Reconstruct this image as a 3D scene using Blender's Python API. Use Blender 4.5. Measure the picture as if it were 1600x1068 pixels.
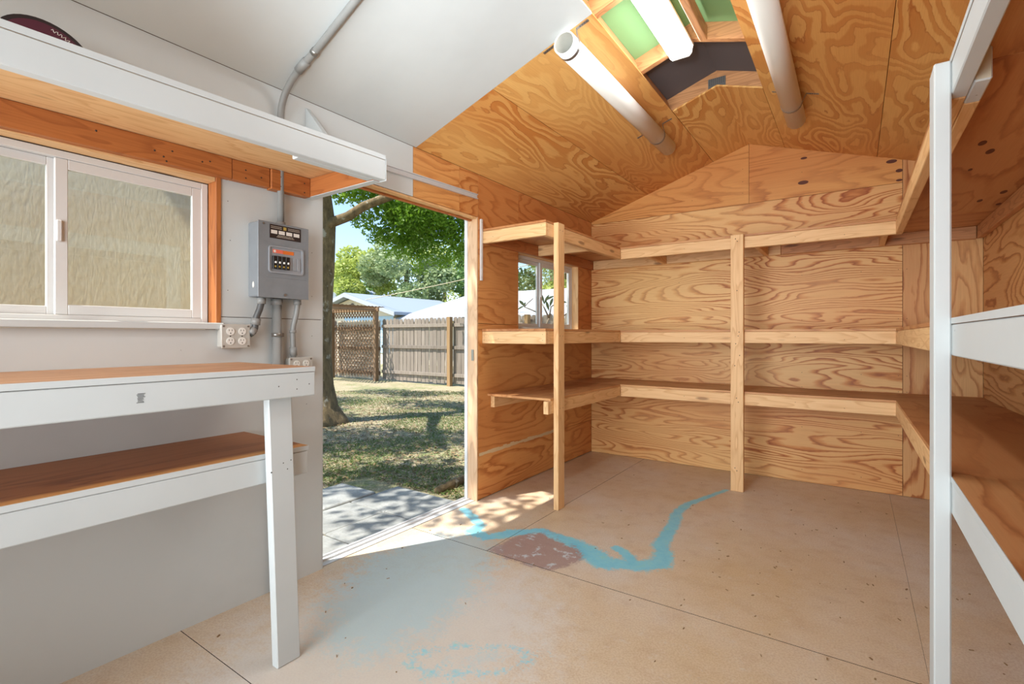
import bpy, bmesh, math, random
import numpy as np
from mathutils import Vector, Matrix

# ------------------------------------------------------------------ clear
for o in list(bpy.data.objects):
    bpy.data.objects.remove(o, do_unlink=True)
scene = bpy.context.scene
COL = scene.collection

# ------------------------------------------------------------------ camera
cam_d = bpy.data.cameras.new('camera')
cam = bpy.data.objects.new('camera', cam_d)
COL.objects.link(cam)
cam.location = (2.262, 0.0, 1.2)
cam.rotation_euler = (math.pi / 2, 0, 0.6033)
cam_d.sensor_width = 36.0
cam_d.lens = 778.29 / 1600 * 36.0
cam_d.shift_y = -(534 - 524.6) / 1600
cam_d.clip_start = 0.02
cam_d.clip_end = 300
scene.camera = cam

# ------------------------------------------------------------------ world, sun, exposure
LENS_EMISSION = 24.0
SKY_STRENGTH = 0.30
SUN_STRENGTH = 9.0
BOUNCE_POWER = 260.0
FILL_POWER = 66.0
world = bpy.data.worlds.new('World')
scene.world = world
world.use_nodes = True
wn = world.node_tree
bg = wn.nodes['Background']
sky = wn.nodes.new('ShaderNodeTexSky')
sky.sky_type = 'NISHITA'
sky.sun_disc = False
sky.sun_elevation = math.radians(62)
sky.sun_rotation = math.radians(210)
sky.air_density = 1.0
sky.dust_density = 0.3
sky.ozone_density = 2.0
wn.links.new(sky.outputs[0], bg.inputs[0])
bg.inputs[1].default_value = SKY_STRENGTH

sun_d = bpy.data.lights.new('sun', 'SUN')
sun_d.energy = SUN_STRENGTH
sun_d.angle = math.radians(0.6)
sun_d.color = (1.0, 0.95, 0.86)
sun = bpy.data.objects.new('sun', sun_d)
COL.objects.link(sun)
sun.rotation_euler = Vector((0.26, 0.46, -1.0)).to_track_quat('-Z', 'Y').to_euler()
sun.location = (-6, -4, 12)

# added unseen spot standing in for a flash, bounced off the white ceiling sheets
fl_d = bpy.data.lights.new('added_bounce_spot', 'SPOT')
fl_d.energy = BOUNCE_POWER
fl_d.spot_size = math.radians(62); fl_d.spot_blend = 1.0
fl_d.shadow_soft_size = 0.12
fl_d.color = (0.86, 0.95, 1.0)
fl = bpy.data.objects.new('added_bounce_spot', fl_d)
COL.objects.link(fl)
fl.location = (1.95, -0.05, 1.55)
fl.rotation_euler = (Vector((1.0, 1.75, 2.7)) - Vector(fl.location)).to_track_quat('-Z', 'Y').to_euler()

# added unseen area lamp at the end wall, filling the room from behind
fb_d = bpy.data.lights.new('added_fill_area', 'AREA')
fb_d.shape = 'RECTANGLE'; fb_d.size = 1.9; fb_d.size_y = 1.9
fb_d.energy = FILL_POWER
fb_d.spread = math.radians(115)
fb_d.color = (0.88, 0.955, 1.0)
fb = bpy.data.objects.new('added_fill_area', fb_d)
COL.objects.link(fb)
fb.location = (1.05, -0.7, 1.35)
fb.rotation_euler = (math.pi / 2, 0, 0)

vs = scene.view_settings
vs.view_transform = 'Standard'
vs.look = 'None'
vs.exposure = 0.0
vs.gamma = 1.0
vs.use_curve_mapping = False

# ------------------------------------------------------------------ room numbers (metres)
W, D, E, A = 3.0, 4.74, 2.377, 2.869      # width, back wall, eave, ridge
Y0 = -0.75                                # wall behind the camera
S = (A - E) / (W / 2)
SN = math.hypot(S, 1)
G = -0.13                                 # yard level
rng = random.Random(7)

# ================================================================== materials
def srgb(r, g, b):
    f = lambda c: (c / 255 / 12.92) if c / 255 <= 0.04045 else ((c / 255 + 0.055) / 1.055) ** 2.4
    return (f(r), f(g), f(b), 1.0)

class Mat:
    def __init__(self, name, rough=0.6, color=None, metallic=0.0, spec=0.5):
        self.m = bpy.data.materials.new(name)
        self.m.use_nodes = True
        self.t = self.m.node_tree
        self.b = self.t.nodes['Principled BSDF']
        self.b.inputs['Roughness'].default_value = rough
        self.b.inputs['Metallic'].default_value = metallic
        self.b.inputs['Specular IOR Level'].default_value = spec
        if color: self.b.inputs['Base Color'].default_value = color
        self.m.diffuse_color = color or (.8, .8, .8, 1)
    def n(self, typ, ins=None, **kw):
        nd = self.t.nodes.new('ShaderNode' + typ)
        for k, v in kw.items(): setattr(nd, k, v)
        for k, v in (ins or {}).items(): self.s(nd, k, v)
        return nd
    def s(self, nd, k, v):
        if hasattr(v, 'is_output'): self.t.links.new(v, nd.inputs[k])
        elif hasattr(v, 'outputs'): self.t.links.new(v.outputs[0], nd.inputs[k])
        else: nd.inputs[k].default_value = v
    def math(self, op, a, b=0.0, c=None, clamp=False):
        nd = self.n('Math', {0: a, 1: b}, operation=op, use_clamp=clamp)
        if c is not None: self.s(nd, 2, c)
        return nd.outputs[0]
    def coords(self, scale=(1, 1, 1), rand=True, world_space=False):
        if world_space:
            v = self.n('NewGeometry').outputs['Position']
        else:
            v = self.n('TexCoord').outputs['Object']
            if rand:
                oi = self.n('ObjectInfo')
                r = self.math('MULTIPLY', oi.outputs['Random'], 53.0)
                v = self.n('VectorMath', {0: v, 1: self.n('CombineXYZ', {0: r, 1: r, 2: r})}, operation='ADD').outputs[0]
        return self.n('VectorMath', {0: v, 1: scale}, operation='MULTIPLY').outputs[0]
    def noise(self, vec, scale=1.0, detail=2.0, rough=0.5, dist=0.0):
        return self.n('TexNoise', {'Vector': vec, 'Scale': scale, 'Detail': detail, 'Roughness': rough, 'Distortion': dist}).outputs['Fac']
    def ramp(self, fac, stops, interp='LINEAR'):
        r = self.n('ValToRGB', {0: fac})
        r.color_ramp.interpolation = interp
        el = r.color_ramp.elements
        while len(el) < len(stops): el.new(0.5)
        for e, (p, c) in zip(el, stops):
            e.position = p; e.color = c if len(c) == 4 else (*c, 1)
        return r.outputs[0]
    def mix(self, fac, a, b, mode='MIX'):
        nd = self.n('Mix', data_type='RGBA', blend_type=mode)
        self.s(nd, 0, fac); self.s(nd, 6, a); self.s(nd, 7, b)
        return nd.outputs[2]
    def base(self, c): self.s(self.b, 'Base Color', c)
    def bump(self, h, strength=0.3, dist=0.002):
        b = self.n('Bump', {'Height': h, 'Strength': strength, 'Distance': dist})
        self.s(self.b, 'Normal', b.outputs[0])
    def roughness(self, v): self.s(self.b, 'Roughness', v)

AX = {'x': 0, 'y': 1, 'z': 2}
def vec3(axis, along, across):
    v = [across] * 3; v[AX[axis]] = along
    return tuple(v)

def gray(v): return (v, v, v, 1)

def plywood(name, axis, light, mid, dark, along=0.55, cross=2.6, rings=17.0, rough=0.5, amount=1.0, pale=None, spec=0.4, band=None, twotone=False):
    """rotary-cut veneer: contour bands stretched along the grain"""
    m = Mat(name, rough, light, spec=spec)
    band_ = band
    c = m.coords()
    big = m.noise(m.n('VectorMath', {0: c, 1: vec3(axis, along, cross)}, operation='MULTIPLY').outputs[0], 1.0, 2.2, 0.45, 0.35)
    jag = m.noise(m.n('VectorMath', {0: c, 1: vec3(axis, 5.0, 26.0)}, operation='MULTIPLY').outputs[0], 1.0, 3.0, 0.6)
    fib = m.noise(m.n('VectorMath', {0: c, 1: vec3(axis, 5.0, 240.0)}, operation='MULTIPLY').outputs[0], 1.0, 2.0, 0.6)
    lev = m.math('MULTIPLY_ADD', jag, 0.75, m.math('MULTIPLY', big, rings))
    band = m.math('FRACT', lev)
    col = m.ramp(band, [(0.0, light), (0.36, light), (0.5, mid), (0.84, mid), (0.91, dark), (0.97, light)] if twotone else [(0.0, light), (0.45, light), (0.66, mid), (0.84, dark), (0.90, mid), (0.96, light)])
    sel = m.noise(m.n('VectorMath', {0: c, 1: vec3(axis, 0.8, 2.2)}, operation='MULTIPLY').outputs[0], 1.0, 1.0)
    sel = m.math('MULTIPLY', m.ramp(sel, [(0.30, gray(0.25)), (0.62, gray(1))]), amount)
    col = m.mix(sel, light, col)
    tone = m.noise(m.n('VectorMath', {0: c, 1: vec3(axis, 0.5, 1.3)}, operation='MULTIPLY').outputs[0], 1.0, 1.0)
    col = m.mix(m.ramp(tone, [(0.38, gray(0)), (0.68, gray(0.45))]), col, m.mix(1.0, col, mid, 'MULTIPLY') if pale is None else pale)
    col = m.mix(m.ramp(fib, [(0.35, gray(0.16)), (0.6, gray(0))]), col, dark)
    if band_ is not None:   # unstained strip along the front edge of a board
        sx = m.n('SeparateXYZ', {0: m.n('TexCoord').outputs['Object']})
        xx = m.math('ADD', sx.outputs[0], m.math('MULTIPLY', m.math('SUBTRACT', jag, 0.5), 0.06))
        col = m.mix(m.ramp(m.math('ADD', xx, 0.5), [(0.5 + band_[0], gray(0)), (0.5 + band_[1], gray(0.85))]), col, band_[2])
    m.base(col)
    m.bump(m.math('ADD', m.math('MULTIPLY', band, 0.4), fib), 0.12, 0.0015)
    return m.m

def lumber(name, axis, light, dark, rough=0.55):
    m = Mat(name, rough, light)
    c = m.coords()
    wob = m.noise(m.n('VectorMath', {0: c, 1: vec3(axis, 1.2, 9.0)}, operation='MULTIPLY').outputs[0], 1.0, 2.0)
    fine = m.noise(m.n('VectorMath', {0: c, 1: vec3(axis, 4.0, 190.0)}, operation='MULTIPLY').outputs[0], 1.0, 2.0)
    band = m.math('FRACT', m.math('MULTIPLY', wob, 11.0))
    col = m.mix(m.ramp(band, [(0.0, gray(0)), (0.6, gray(0.12)), (0.9, gray(0.55)), (1.0, gray(0.0))]), light, dark)
    col = m.mix(m.ramp(fine, [(0.35, gray(0.25)), (0.6, gray(0))]), col, dark)
    kn = m.n('TexVoronoi', {'Vector': m.n('VectorMath', {0: c, 1: vec3(axis, 2.2, 9.0)}, operation='MULTIPLY').outputs[0], 'Scale': 1.0})
    knot = m.ramp(kn.outputs['Distance'], [(0.07, gray(0.8)), (0.14, gray(0.0))])
    col = m.mix(knot, col, m.mix(0.6, dark, (0.09, 0.04, 0.02, 1)))
    m.base(col)
    m.bump(fine, 0.1, 0.001)
    return m.m

def white_paint(name, axis='y', color=(206, 205, 200), rough=0.5):
    m = Mat(name, rough, srgb(*color))
    c = m.coords()
    grain = m.noise(m.n('VectorMath', {0: c, 1: vec3(axis, 3.0, 150.0)}, operation='MULTIPLY').outputs[0], 1.0, 2.0)
    dirt = m.noise(c, 2.3, 4.0, 0.6)
    base = srgb(*color)
    dk = tuple(x * 0.88 for x in base[:3]) + (1,)
    col = m.mix(m.ramp(dirt, [(0.45, gray(0)), (0.75, gray(0.5))]), base, dk)
    spot = m.n('TexVoronoi', {'Vector': c, 'Scale': 6.5})
    speck = m.ramp(spot.outputs['Distance'], [(0.012, gray(0.7)), (0.022, gray(0))])
    col = m.mix(speck, col, srgb(70, 62, 55))
    m.base(col)
    m.bump(grain, 0.08, 0.001)
    return m.m

MT = {}
PLY = dict(light=srgb(226, 178, 120), mid=srgb(204, 142, 82), dark=srgb(164, 98, 50))
CEIL = dict(light=srgb(236, 186, 112), mid=srgb(212, 146, 76), dark=srgb(186, 114, 54), twotone=True)
for a in 'xyz':
    MT['ply_' + a] = plywood('plywood_%s' % a, a, **PLY, rings=22.0)
    MT['pine_' + a] = lumber('pine_%s' % a, a, srgb(232, 190, 138), srgb(196, 140, 84))
    MT['jambpine_' + a] = lumber('jamb_pine_%s' % a, a, srgb(226, 188, 150), srgb(196, 150, 112))
    MT['cedar_' + a] = lumber('stained_lumber_%s' % a, a, srgb(184, 112, 58), srgb(138, 72, 32))
    MT['rafter_' + a] = lumber('rafter_lumber_%s' % a, a, srgb(206, 148, 98), srgb(150, 96, 58))
    MT['white_' + a] = white_paint('white_paint_%s' % a, a, (199, 203, 203))
MT['ply_ceil'] = plywood('ceiling_plywood', 'y', **CEIL, along=0.6, cross=2.7, rings=21.0)
MT['ply_ceil_b'] = plywood('ceiling_plywood_wide_figure', 'y', **CEIL, along=0.95, cross=2.5, rings=17.0)
MT['ply_left'] = plywood('left_wall_plywood', 'y', srgb(222, 162, 98), srgb(202, 132, 70), srgb(170, 98, 46), along=0.7, cross=3.2, rings=15.0, amount=0.85)
MT['ply_back'] = plywood('back_wall_plywood', 'x', srgb(238, 194, 130), srgb(214, 146, 78), srgb(164, 90, 40), along=0.55, cross=3.6, rings=27.0)
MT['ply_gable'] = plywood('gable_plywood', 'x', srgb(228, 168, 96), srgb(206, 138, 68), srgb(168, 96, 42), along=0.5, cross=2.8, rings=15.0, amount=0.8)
MT['ply_shelf_y'] = plywood('shelf_plywood_y', 'y', srgb(204, 150, 98), srgb(188, 126, 74), srgb(158, 96, 52), along=0.6, cross=2.6, rings=10.0, amount=0.8)
MT['ply_shelf_x'] = plywood('shelf_plywood_x', 'x', srgb(214, 164, 112), srgb(192, 132, 82), srgb(160, 100, 58), along=0.6, cross=2.6, rings=10.0, amount=0.8)
MT['bench_top'] = plywood('worn_bench_plywood', 'y', srgb(200, 152, 112), srgb(182, 128, 86), srgb(150, 98, 62), along=0.8, cross=6.0, rings=9.0, amount=0.7)
MT['bench_low'] = plywood('stained_shelf_plywood', 'y', srgb(176, 116, 70), srgb(150, 90, 50), srgb(112, 64, 36), along=0.8, cross=6.0, rings=9.0, amount=0.7, band=(0.185, 0.215, srgb(222, 160, 92)))
MT['wall_white'] = white_paint('painted_wall_sheet', 'y', (203, 206, 205), 0.55)
MT['vinyl'] = Mat('window_vinyl', 0.4, srgb(214, 212, 210)).m
MT['pvc'] = Mat('white_pvc', 0.32, srgb(232, 228, 220)).m
MT['pvc_in'] = Mat('white_pvc_bore', 0.5, srgb(205, 202, 192)).m
MT['dark'] = Mat('dark_hole', 0.8, srgb(32, 26, 22)).m
MT['screw'] = Mat('dark_screw_head', 0.5, srgb(52, 40, 32)).m
MT['ink'] = Mat('stamp_ink', 0.8, srgb(120, 92, 66)).m
MT['steel'] = Mat('galvanised_steel', 0.35, srgb(150, 148, 144), metallic=0.8).m
MT['alu'] = Mat('aluminium_track', 0.4, srgb(212, 214, 216), metallic=0.25).m

def conduit_mat(name, col, rough=0.45):
    m = Mat(name, rough, srgb(*col))
    c = m.coords()
    k = m.noise(c, 14.0, 3.0, 0.6)
    b = srgb(*col)
    m.base(m.mix(m.ramp(k, [(0.4, gray(0)), (0.7, gray(0.4))]), b, tuple(x * 0.72 for x in b[:3]) + (1,)))
    return m.m
MT['conduit'] = conduit_mat('grey_conduit', (140, 139, 136))
MT['conduit_dark'] = conduit_mat('dark_flexible_conduit', (82, 82, 82))
MT['panel_grey'] = conduit_mat('grey_enamel', (128, 132, 136), 0.4)
MT['panel_light'] = conduit_mat('light_grey_enamel', (150, 153, 158), 0.4)
MT['outlet_steel'] = conduit_mat('old_outlet_cover', (188, 184, 176), 0.5)
MT['white_plastic'] = Mat('white_plastic', 0.4, srgb(228, 226, 220)).m
MT['black_plastic'] = Mat('black_plastic', 0.35, srgb(26, 25, 25)).m
MT['orange'] = Mat('orange_sticker', 0.5, srgb(216, 110, 38)).m
MT['salmon'] = Mat('red_sticker', 0.5, srgb(226, 108, 84)).m
MT['label_black'] = Mat('printed_label', 0.4, srgb(42, 32, 30)).m
MT['label_text'] = Mat('label_print', 0.5, srgb(178, 166, 152)).m
MT['label_box'] = Mat('label_boxes', 0.5, srgb(222, 216, 208)).m
MT['gold'] = Mat('label_emblem', 0.5, srgb(176, 150, 70)).m
MT['rough_white'] = Mat('cream_block_end', 0.8, srgb(206, 196, 172)).m  # plain cream tone for the end of the splice block
MT['maroon'] = Mat('maroon_enamel', 0.35, srgb(84, 22, 44)).m
MT['rim_dark'] = Mat('dark_rim', 0.4, srgb(36, 18, 18)).m
MT['beige'] = Mat('beige_edge', 0.6, srgb(190, 176, 148)).m
MT['green_roof'] = Mat('green_underlay', 0.7, srgb(128, 168, 112)).m
MT['grey_roof'] = Mat('grey_underlay', 0.8, srgb(96, 90, 92)).m
MT['caulk'] = Mat('pale_joint_filler', 0.8, srgb(214, 190, 150)).m
MT['shingle'] = Mat('roof_shingle', 0.9, srgb(120, 112, 104)).m
MT['core'] = Mat('brown_sheathing', 0.9, srgb(96, 62, 38)).m
MT['ext_white'] = Mat('exterior_trim_white', 0.5, srgb(230, 230, 228)).m

# knots
MT['knot'] = Mat('plywood_knot', 0.6, srgb(92, 42, 22)).m

def lens_mat():
    m = bpy.data.materials.new('lit_lens'); m.use_nodes = True
    t = m.node_tree; t.nodes.clear()
    e = t.nodes.new('ShaderNodeEmission'); o = t.nodes.new('ShaderNodeOutputMaterial')
    e.inputs[0].default_value = (0.93, 0.97, 1.0, 1); e.inputs[1].default_value = LENS_EMISSION
    t.links.new(e.outputs[0], o.inputs[0])
    return m
MT['lens'] = lens_mat()

def glass_mat():
    m = bpy.data.materials.new('window_glass'); m.use_nodes = True
    t = m.node_tree; t.nodes.clear()
    tr = t.nodes.new('ShaderNodeBsdfTransparent'); gl = t.nodes.new('ShaderNodeBsdfGlossy')
    fr = t.nodes.new('ShaderNodeFresnel'); mx = t.nodes.new('ShaderNodeMixShader'); o = t.nodes.new('ShaderNodeOutputMaterial')
    tr.inputs[0].default_value = (0.94, 0.96, 0.95, 1); gl.inputs['Roughness'].default_value = 0.02
    fr.inputs[0].default_value = 2.0
    gm = t.nodes.new('ShaderNodeNewGeometry'); sb = t.nodes.new('ShaderNodeMath'); sb.operation = 'SUBTRACT'; sb.inputs[0].default_value = 1.0
    ml = t.nodes.new('ShaderNodeMath'); ml.operation = 'MULTIPLY'
    t.links.new(gm.outputs['Backfacing'], sb.inputs[1]); t.links.new(fr.outputs[0], ml.inputs[0]); t.links.new(sb.outputs[0], ml.inputs[1])
    t.links.new(ml.outputs[0], mx.inputs[0]); t.links.new(tr.outputs[0], mx.inputs[1]); t.links.new(gl.outputs[0], mx.inputs[2])
    t.links.new(mx.outputs[0], o.inputs[0])
    return m
MT['glass'] = glass_mat()

def floor_mat():
    m = Mat('particleboard_floor', 0.42, srgb(196, 156, 118), spec=0.45)
    c = m.coords(rand=False, world_space=True)
    b1 = m.noise(c, 1.3, 4.0, 0.6)
    b2 = m.noise(c, 9.0, 4.0, 0.65)
    b3 = m.noise(c, 130.0, 2.0, 0.6)
    col = m.ramp(b1, [(0.3, srgb(204, 178, 142)), (0.5, srgb(210, 190, 164)), (0.72, srgb(214, 203, 190))])
    col = m.mix(m.ramp(b2, [(0.5, gray(0)), (0.8, gray(0.35))]), col, srgb(170, 130, 96))
    col = m.mix(m.ramp(b3, [(0.42, gray(0.25)), (0.56, gray(0))]), col, srgb(160, 118, 84))
    sp = m.n('TexVoronoi', {'Vector': c, 'Scale': 3.4})
    col = m.mix(m.ramp(sp.outputs['Distance'], [(0.010, gray(0.8)), (0.02, gray(0))]), col, srgb(92, 66, 46))
    at = m.n('Attribute', attribute_name='paint')
    sep = m.n('SeparateColor', {0: at.outputs['Color']})
    nz = m.noise(c, 13.0, 6.0, 0.72)
    nf = m.noise(c, 70.0, 3.0, 0.7)
    def edge(ch, amt, lo, hi, top):
        v = m.math('ADD', ch, m.math('MULTIPLY', m.math('SUBTRACT', nz, 0.5), amt * 2.0))
        v = m.math('ADD', v, m.math('MULTIPLY', m.math('SUBTRACT', nf, 0.5), amt * 1.3))
        return m.ramp(v, [(lo, gray(0)), (hi, gray(top))])
    col = m.mix(edge(at.outputs['Alpha'], 0.5, 0.06, 0.42, 0.62), col, srgb(212, 208, 204))
    wash = edge(sep.outputs[2], 0.8, 0.34, 0.80, 0.6)
    col = m.mix(wash, col, srgb(170, 200, 208))
    purp = edge(sep.outputs[1], 0.5, 0.36, 0.6, 0.8)
    col = m.mix(purp, col, srgb(150, 122, 120))
    spl = m.math('MULTIPLY', m.ramp(nz, [(0.56, gray(0)), (0.62, gray(0.8))]), m.ramp(sep.outputs[1], [(0.5, gray(0)), (0.8, gray(1))]))
    col = m.mix(spl, col, srgb(196, 206, 210))
    blue = edge(sep.outputs[0], 0.55, 0.38, 0.62, 0.9)
    bcol = m.ramp(nz, [(0.3, srgb(96, 190, 216)), (0.55, srgb(122, 202, 220)), (0.75, srgb(140, 204, 186))])
    col = m.mix(blue, col, bcol)
    m.base(col)
    m.roughness(m.ramp(b2, [(0.3, gray(0.34)), (0.7, gray(0.5))]))
    m.bump(m.math('ADD', b3, m.math('MULTIPLY', b2, 2.0)), 0.07, 0.002)
    return m.m
MT['floor'] = floor_mat()

def siding_mat():
    m = Mat('embossed_cream_siding', 0.38, srgb(204, 190, 144))
    c = m.coords()
    w = m.noise(m.n('VectorMath', {0: c, 1: (16.0, 16.0, 3.0)}, operation='MULTIPLY').outputs[0], 1.0, 2.5, 0.5, 0.5)
    f = m.noise(m.n('VectorMath', {0: c, 1: (60.0, 60.0, 22.0)}, operation='MULTIPLY').outputs[0], 1.0, 2.0)
    s = m.math('SINE', m.math('MULTIPLY', w, 48.0))
    m.base(m.ramp(f, [(0.3, srgb(250, 236, 202)), (0.7, srgb(244, 226, 186))]))
    m.bump(m.math('ADD', m.math('MULTIPLY', s, 0.35), m.math('MULTIPLY', f, 4.0)), 0.16, 0.0015)
    return m.m
MT['siding'] = siding_mat()

def concrete_mat():
    m = Mat('concrete', 0.85, srgb(178, 178, 172))
    c = m.coords()
    a = m.noise(c, 5.0, 5.0, 0.65); b = m.noise(c, 60.0, 3.0)
    col = m.ramp(a, [(0.3, srgb(128, 130, 128)), (0.6, srgb(156, 158, 156)), (0.8, srgb(174, 174, 168))])
    m.base(m.mix(m.ramp(b, [(0.35, gray(0.3)), (0.55, gray(0))]), col, srgb(120, 118, 110)))
    m.bump(b, 0.3, 0.003)
    return m.m
MT['concrete'] = concrete_mat()

def ground_mat():
    m = Mat('yard_soil_and_turf', 0.95, srgb(130, 120, 90))
    c = m.coords(rand=False, world_space=True)
    a = m.noise(c, 0.9, 4.0, 0.6); b = m.noise(c, 9.0, 5.0, 0.7); d = m.noise(c, 60.0, 3.0, 0.7)
    soil = m.ramp(d, [(0.25, srgb(104, 92, 72)), (0.5, srgb(164, 150, 122)), (0.75, srgb(214, 202, 172))])
    turf = m.ramp(d, [(0.25, srgb(54, 70, 32)), (0.5, srgb(98, 116, 58)), (0.75, srgb(140, 150, 92))])
    k = m.math('ADD', m.math('MULTIPLY', a, 0.6), m.math('MULTIPLY', b, 0.5))
    m.base(m.mix(m.ramp(k, [(0.50, gray(0)), (0.66, gray(0.8))]), soil, turf))
    m.bump(d, 0.6, 0.02)
    return m.m
MT['ground'] = ground_mat()

def leaf_mat(name, c1, c2, c3, trans=0.35):
    m = Mat(name, 0.5, srgb(*c2))
    g = m.n('NewGeometry')
    r = m.n('TexWhiteNoise', {'Vector': m.coords((6, 6, 6), rand=False, world_space=True)}, noise_dimensions='3D')
    big = m.noise(m.coords(rand=False, world_space=True), 0.8, 2.0)
    f = m.math('ADD', m.math('MULTIPLY', r.outputs[0], 0.5), m.math('MULTIPLY', big, 0.6))
    col = m.ramp(f, [(0.2, srgb(*c1)), (0.55, srgb(*c2)), (0.95, srgb(*c3))])
    m.base(col)
    tr = m.n('BsdfTranslucent', {0: col})
    mx = m.n('MixShader', {0: trans, 1: m.b.outputs[0], 2: tr.outputs[0]})
    out = [x for x in m.t.nodes if x.type == 'OUTPUT_MATERIAL'][0]
    m.t.links.new(mx.outputs[0], out.inputs[0])
    return m.m
MT['leaf_near'] = leaf_mat('oak_leaves', (74, 112, 28), (122, 166, 46), (188, 214, 88), 0.5)
MT['leaf_bg1'] = leaf_mat('sunny_leaves', (120, 142, 62), (184, 198, 96), (236, 238, 160), 0.35)
MT['leaf_bg2'] = leaf_mat('pale_leaves', (92, 116, 70), (156, 176, 118), (222, 228, 196), 0.35)
MT['leaf_bg3'] = leaf_mat('deep_leaves', (60, 96, 46), (108, 146, 76), (172, 194, 124), 0.35)
MT['plum_leaf'] = leaf_mat('plumeria_leaves', (28, 56, 40), (44, 82, 54), (82, 118, 78), 0.2)
MT['grass'] = leaf_mat('grass_blades', (58, 80, 34), (92, 118, 52), (150, 160, 92), 0.25)
MT['litter'] = leaf_mat('dry_leaf_litter', (88, 70, 48), (138, 114, 80), (186, 164, 120), 0.1)

def bark_mat(name, a, b):
    m = Mat(name, 0.9, srgb(*a))
    c = m.coords()
    f = m.noise(m.n('VectorMath', {0: c, 1: (14, 14, 5)}, operation='MULTIPLY').outputs[0], 1.0, 5.0, 0.7)
    l = m.noise(c, 7.0, 4.0, 0.6)
    col = m.ramp(f, [(0.3, srgb(*[int(x * 0.6) for x in a])), (0.6, srgb(*a)), (0.8, srgb(*b))])
    m.base(m.mix(m.ramp(l, [(0.6, gray(0)), (0.68, gray(0.5))]), col, srgb(196, 192, 176)))
    m.bump(f, 0.8, 0.02)
    return m.m
MT['bark'] = bark_mat('lichen_bark', (124, 104, 72), (170, 150, 112))
MT['twig'] = bark_mat('pale_twig', (120, 110, 96), (160, 150, 130))

def weathered(name, a, b):
    m = Mat(name, 0.9, srgb(*a))
    c = m.coords()
    f = m.noise(m.n('VectorMath', {0: c, 1: (40, 40, 1.5)}, operation='MULTIPLY').outputs[0], 1.0, 3.0, 0.6)
    oi = m.n('ObjectInfo')
    col = m.ramp(f, [(0.3, srgb(*a)), (0.7, srgb(*b))])
    col = m.mix(m.math('MULTIPLY', oi.outputs['Random'], 0.45), col, srgb(*[int(x * 0.72) for x in a]))
    m.base(col)
    return m.m
MT['picket'] = weathered('weathered_grey_board', (134, 122, 110), (168, 156, 144))
MT['post_brown'] = weathered('brown_fence_post', (150, 118, 82), (172, 140, 100))
MT['arbor_wood'] = weathered('arbor_wood', (140, 110, 84), (166, 136, 106))
MT['lath'] = weathered('lattice_lath', (108, 84, 62), (132, 104, 78))
MT['gate_board'] = weathered('sunlit_gate_board', (206, 190, 168), (226, 212, 192))  # boards lightened in colour to imitate bright light on the gate
MT['house_wall'] = Mat('cream_stucco', 0.8, srgb(222, 212, 190)).m
MT['house_blue'] = Mat('pale_blue_siding', 0.7, srgb(176, 204, 222)).m
MT['roof_white'] = Mat('white_metal_roof', 0.6, srgb(176, 181, 187)).m
MT['roof_pale'] = Mat('pale_roof', 0.7, srgb(140, 152, 166)).m
MT['wire'] = Mat('utility_cable', 0.6, srgb(190, 180, 150)).m

# ================================================================== geometry helpers
def tag(o, label=None, cat=None, group=None, kind=None):
    if label: o['label'] = label
    if cat: o['category'] = cat
    if group: o['group'] = group
    if kind: o['kind'] = kind
    return o

def empty(name, loc, label=None, cat=None, group=None, kind=None):
    o = bpy.data.objects.new(name, None)
    COL.objects.link(o)
    o.location = loc
    o.empty_display_size = 0.1
    return tag(o, label, cat, group, kind)

def wloc(o):
    v = Vector(o.location)
    while o.parent:
        o = o.parent; v = v + o.location
    return v

def finish(name, bm, mat, parent=None, smooth=False, origin=None):
    """world-space bmesh -> object whose origin is at its base centre"""
    vs_ = [v.co for v in bm.verts]
    if origin is None:
        lo = Vector([min(v[i] for v in vs_) for i in range(3)]); hi = Vector([max(v[i] for v in vs_) for i in range(3)])
        origin = Vector(((lo.x + hi.x) / 2, (lo.y + hi.y) / 2, lo.z))
    origin = Vector(origin)
    for v in bm.verts: v.co -= origin
    me = bpy.data.meshes.new(name)
    bm.normal_update()
    bm.to_mesh(me); bm.free()
    if smooth:
        me.polygons.foreach_set('use_smooth', [True] * len(me.polygons))
    mats = mat if isinstance(mat, (list, tuple)) else [mat]
    for m_ in mats: me.materials.append(MT[m_] if isinstance(m_, str) else m_)
    o = bpy.data.objects.new(name, me)
    COL.objects.link(o)
    if parent is not None:
        o.parent = parent
        o.location = origin - wloc(parent)
    else:
        o.location = origin
    return o

def add_box(bm, lo, hi, bevel=0.0, fn=None, mi=0):
    lo = [min(a, b) for a, b in zip(lo, hi)] if True else lo
    r = bmesh.ops.create_cube(bm, size=1.0)
    vs_ = r['verts']
    for v in vs_:
        v.co = Vector([lo[i] + (v.co[i] + 0.5) * (hi[i] - lo[i]) for i in range(3)])
    fs = list({f for v in vs_ for f in v.link_faces})
    for f in fs: f.material_index = mi
    if bevel > 0:
        es = list({e for v in vs_ for e in v.link_edges})
        rb = bmesh.ops.bevel(bm, geom=es, offset=bevel, segments=1, affect='EDGES', profile=0.5)
        vs_ = list({v for f in rb['faces'] for v in f.verts} | {v for v in vs_ if v.is_valid})
    if fn:
        for v in vs_: v.co = Vector(fn(v.co))
    return vs_

def norm(lo, hi):
    return [min(a, b) for a, b in zip(lo, hi)], [max(a, b) for a, b in zip(lo, hi)]

def box(name, lo, hi, mat, parent=None, bevel=0.0, fn=None):
    lo, hi = norm(lo, hi)
    bm = bmesh.new(); add_box(bm, lo, hi, bevel, fn)
    return finish(name, bm, mat, parent)

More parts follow.
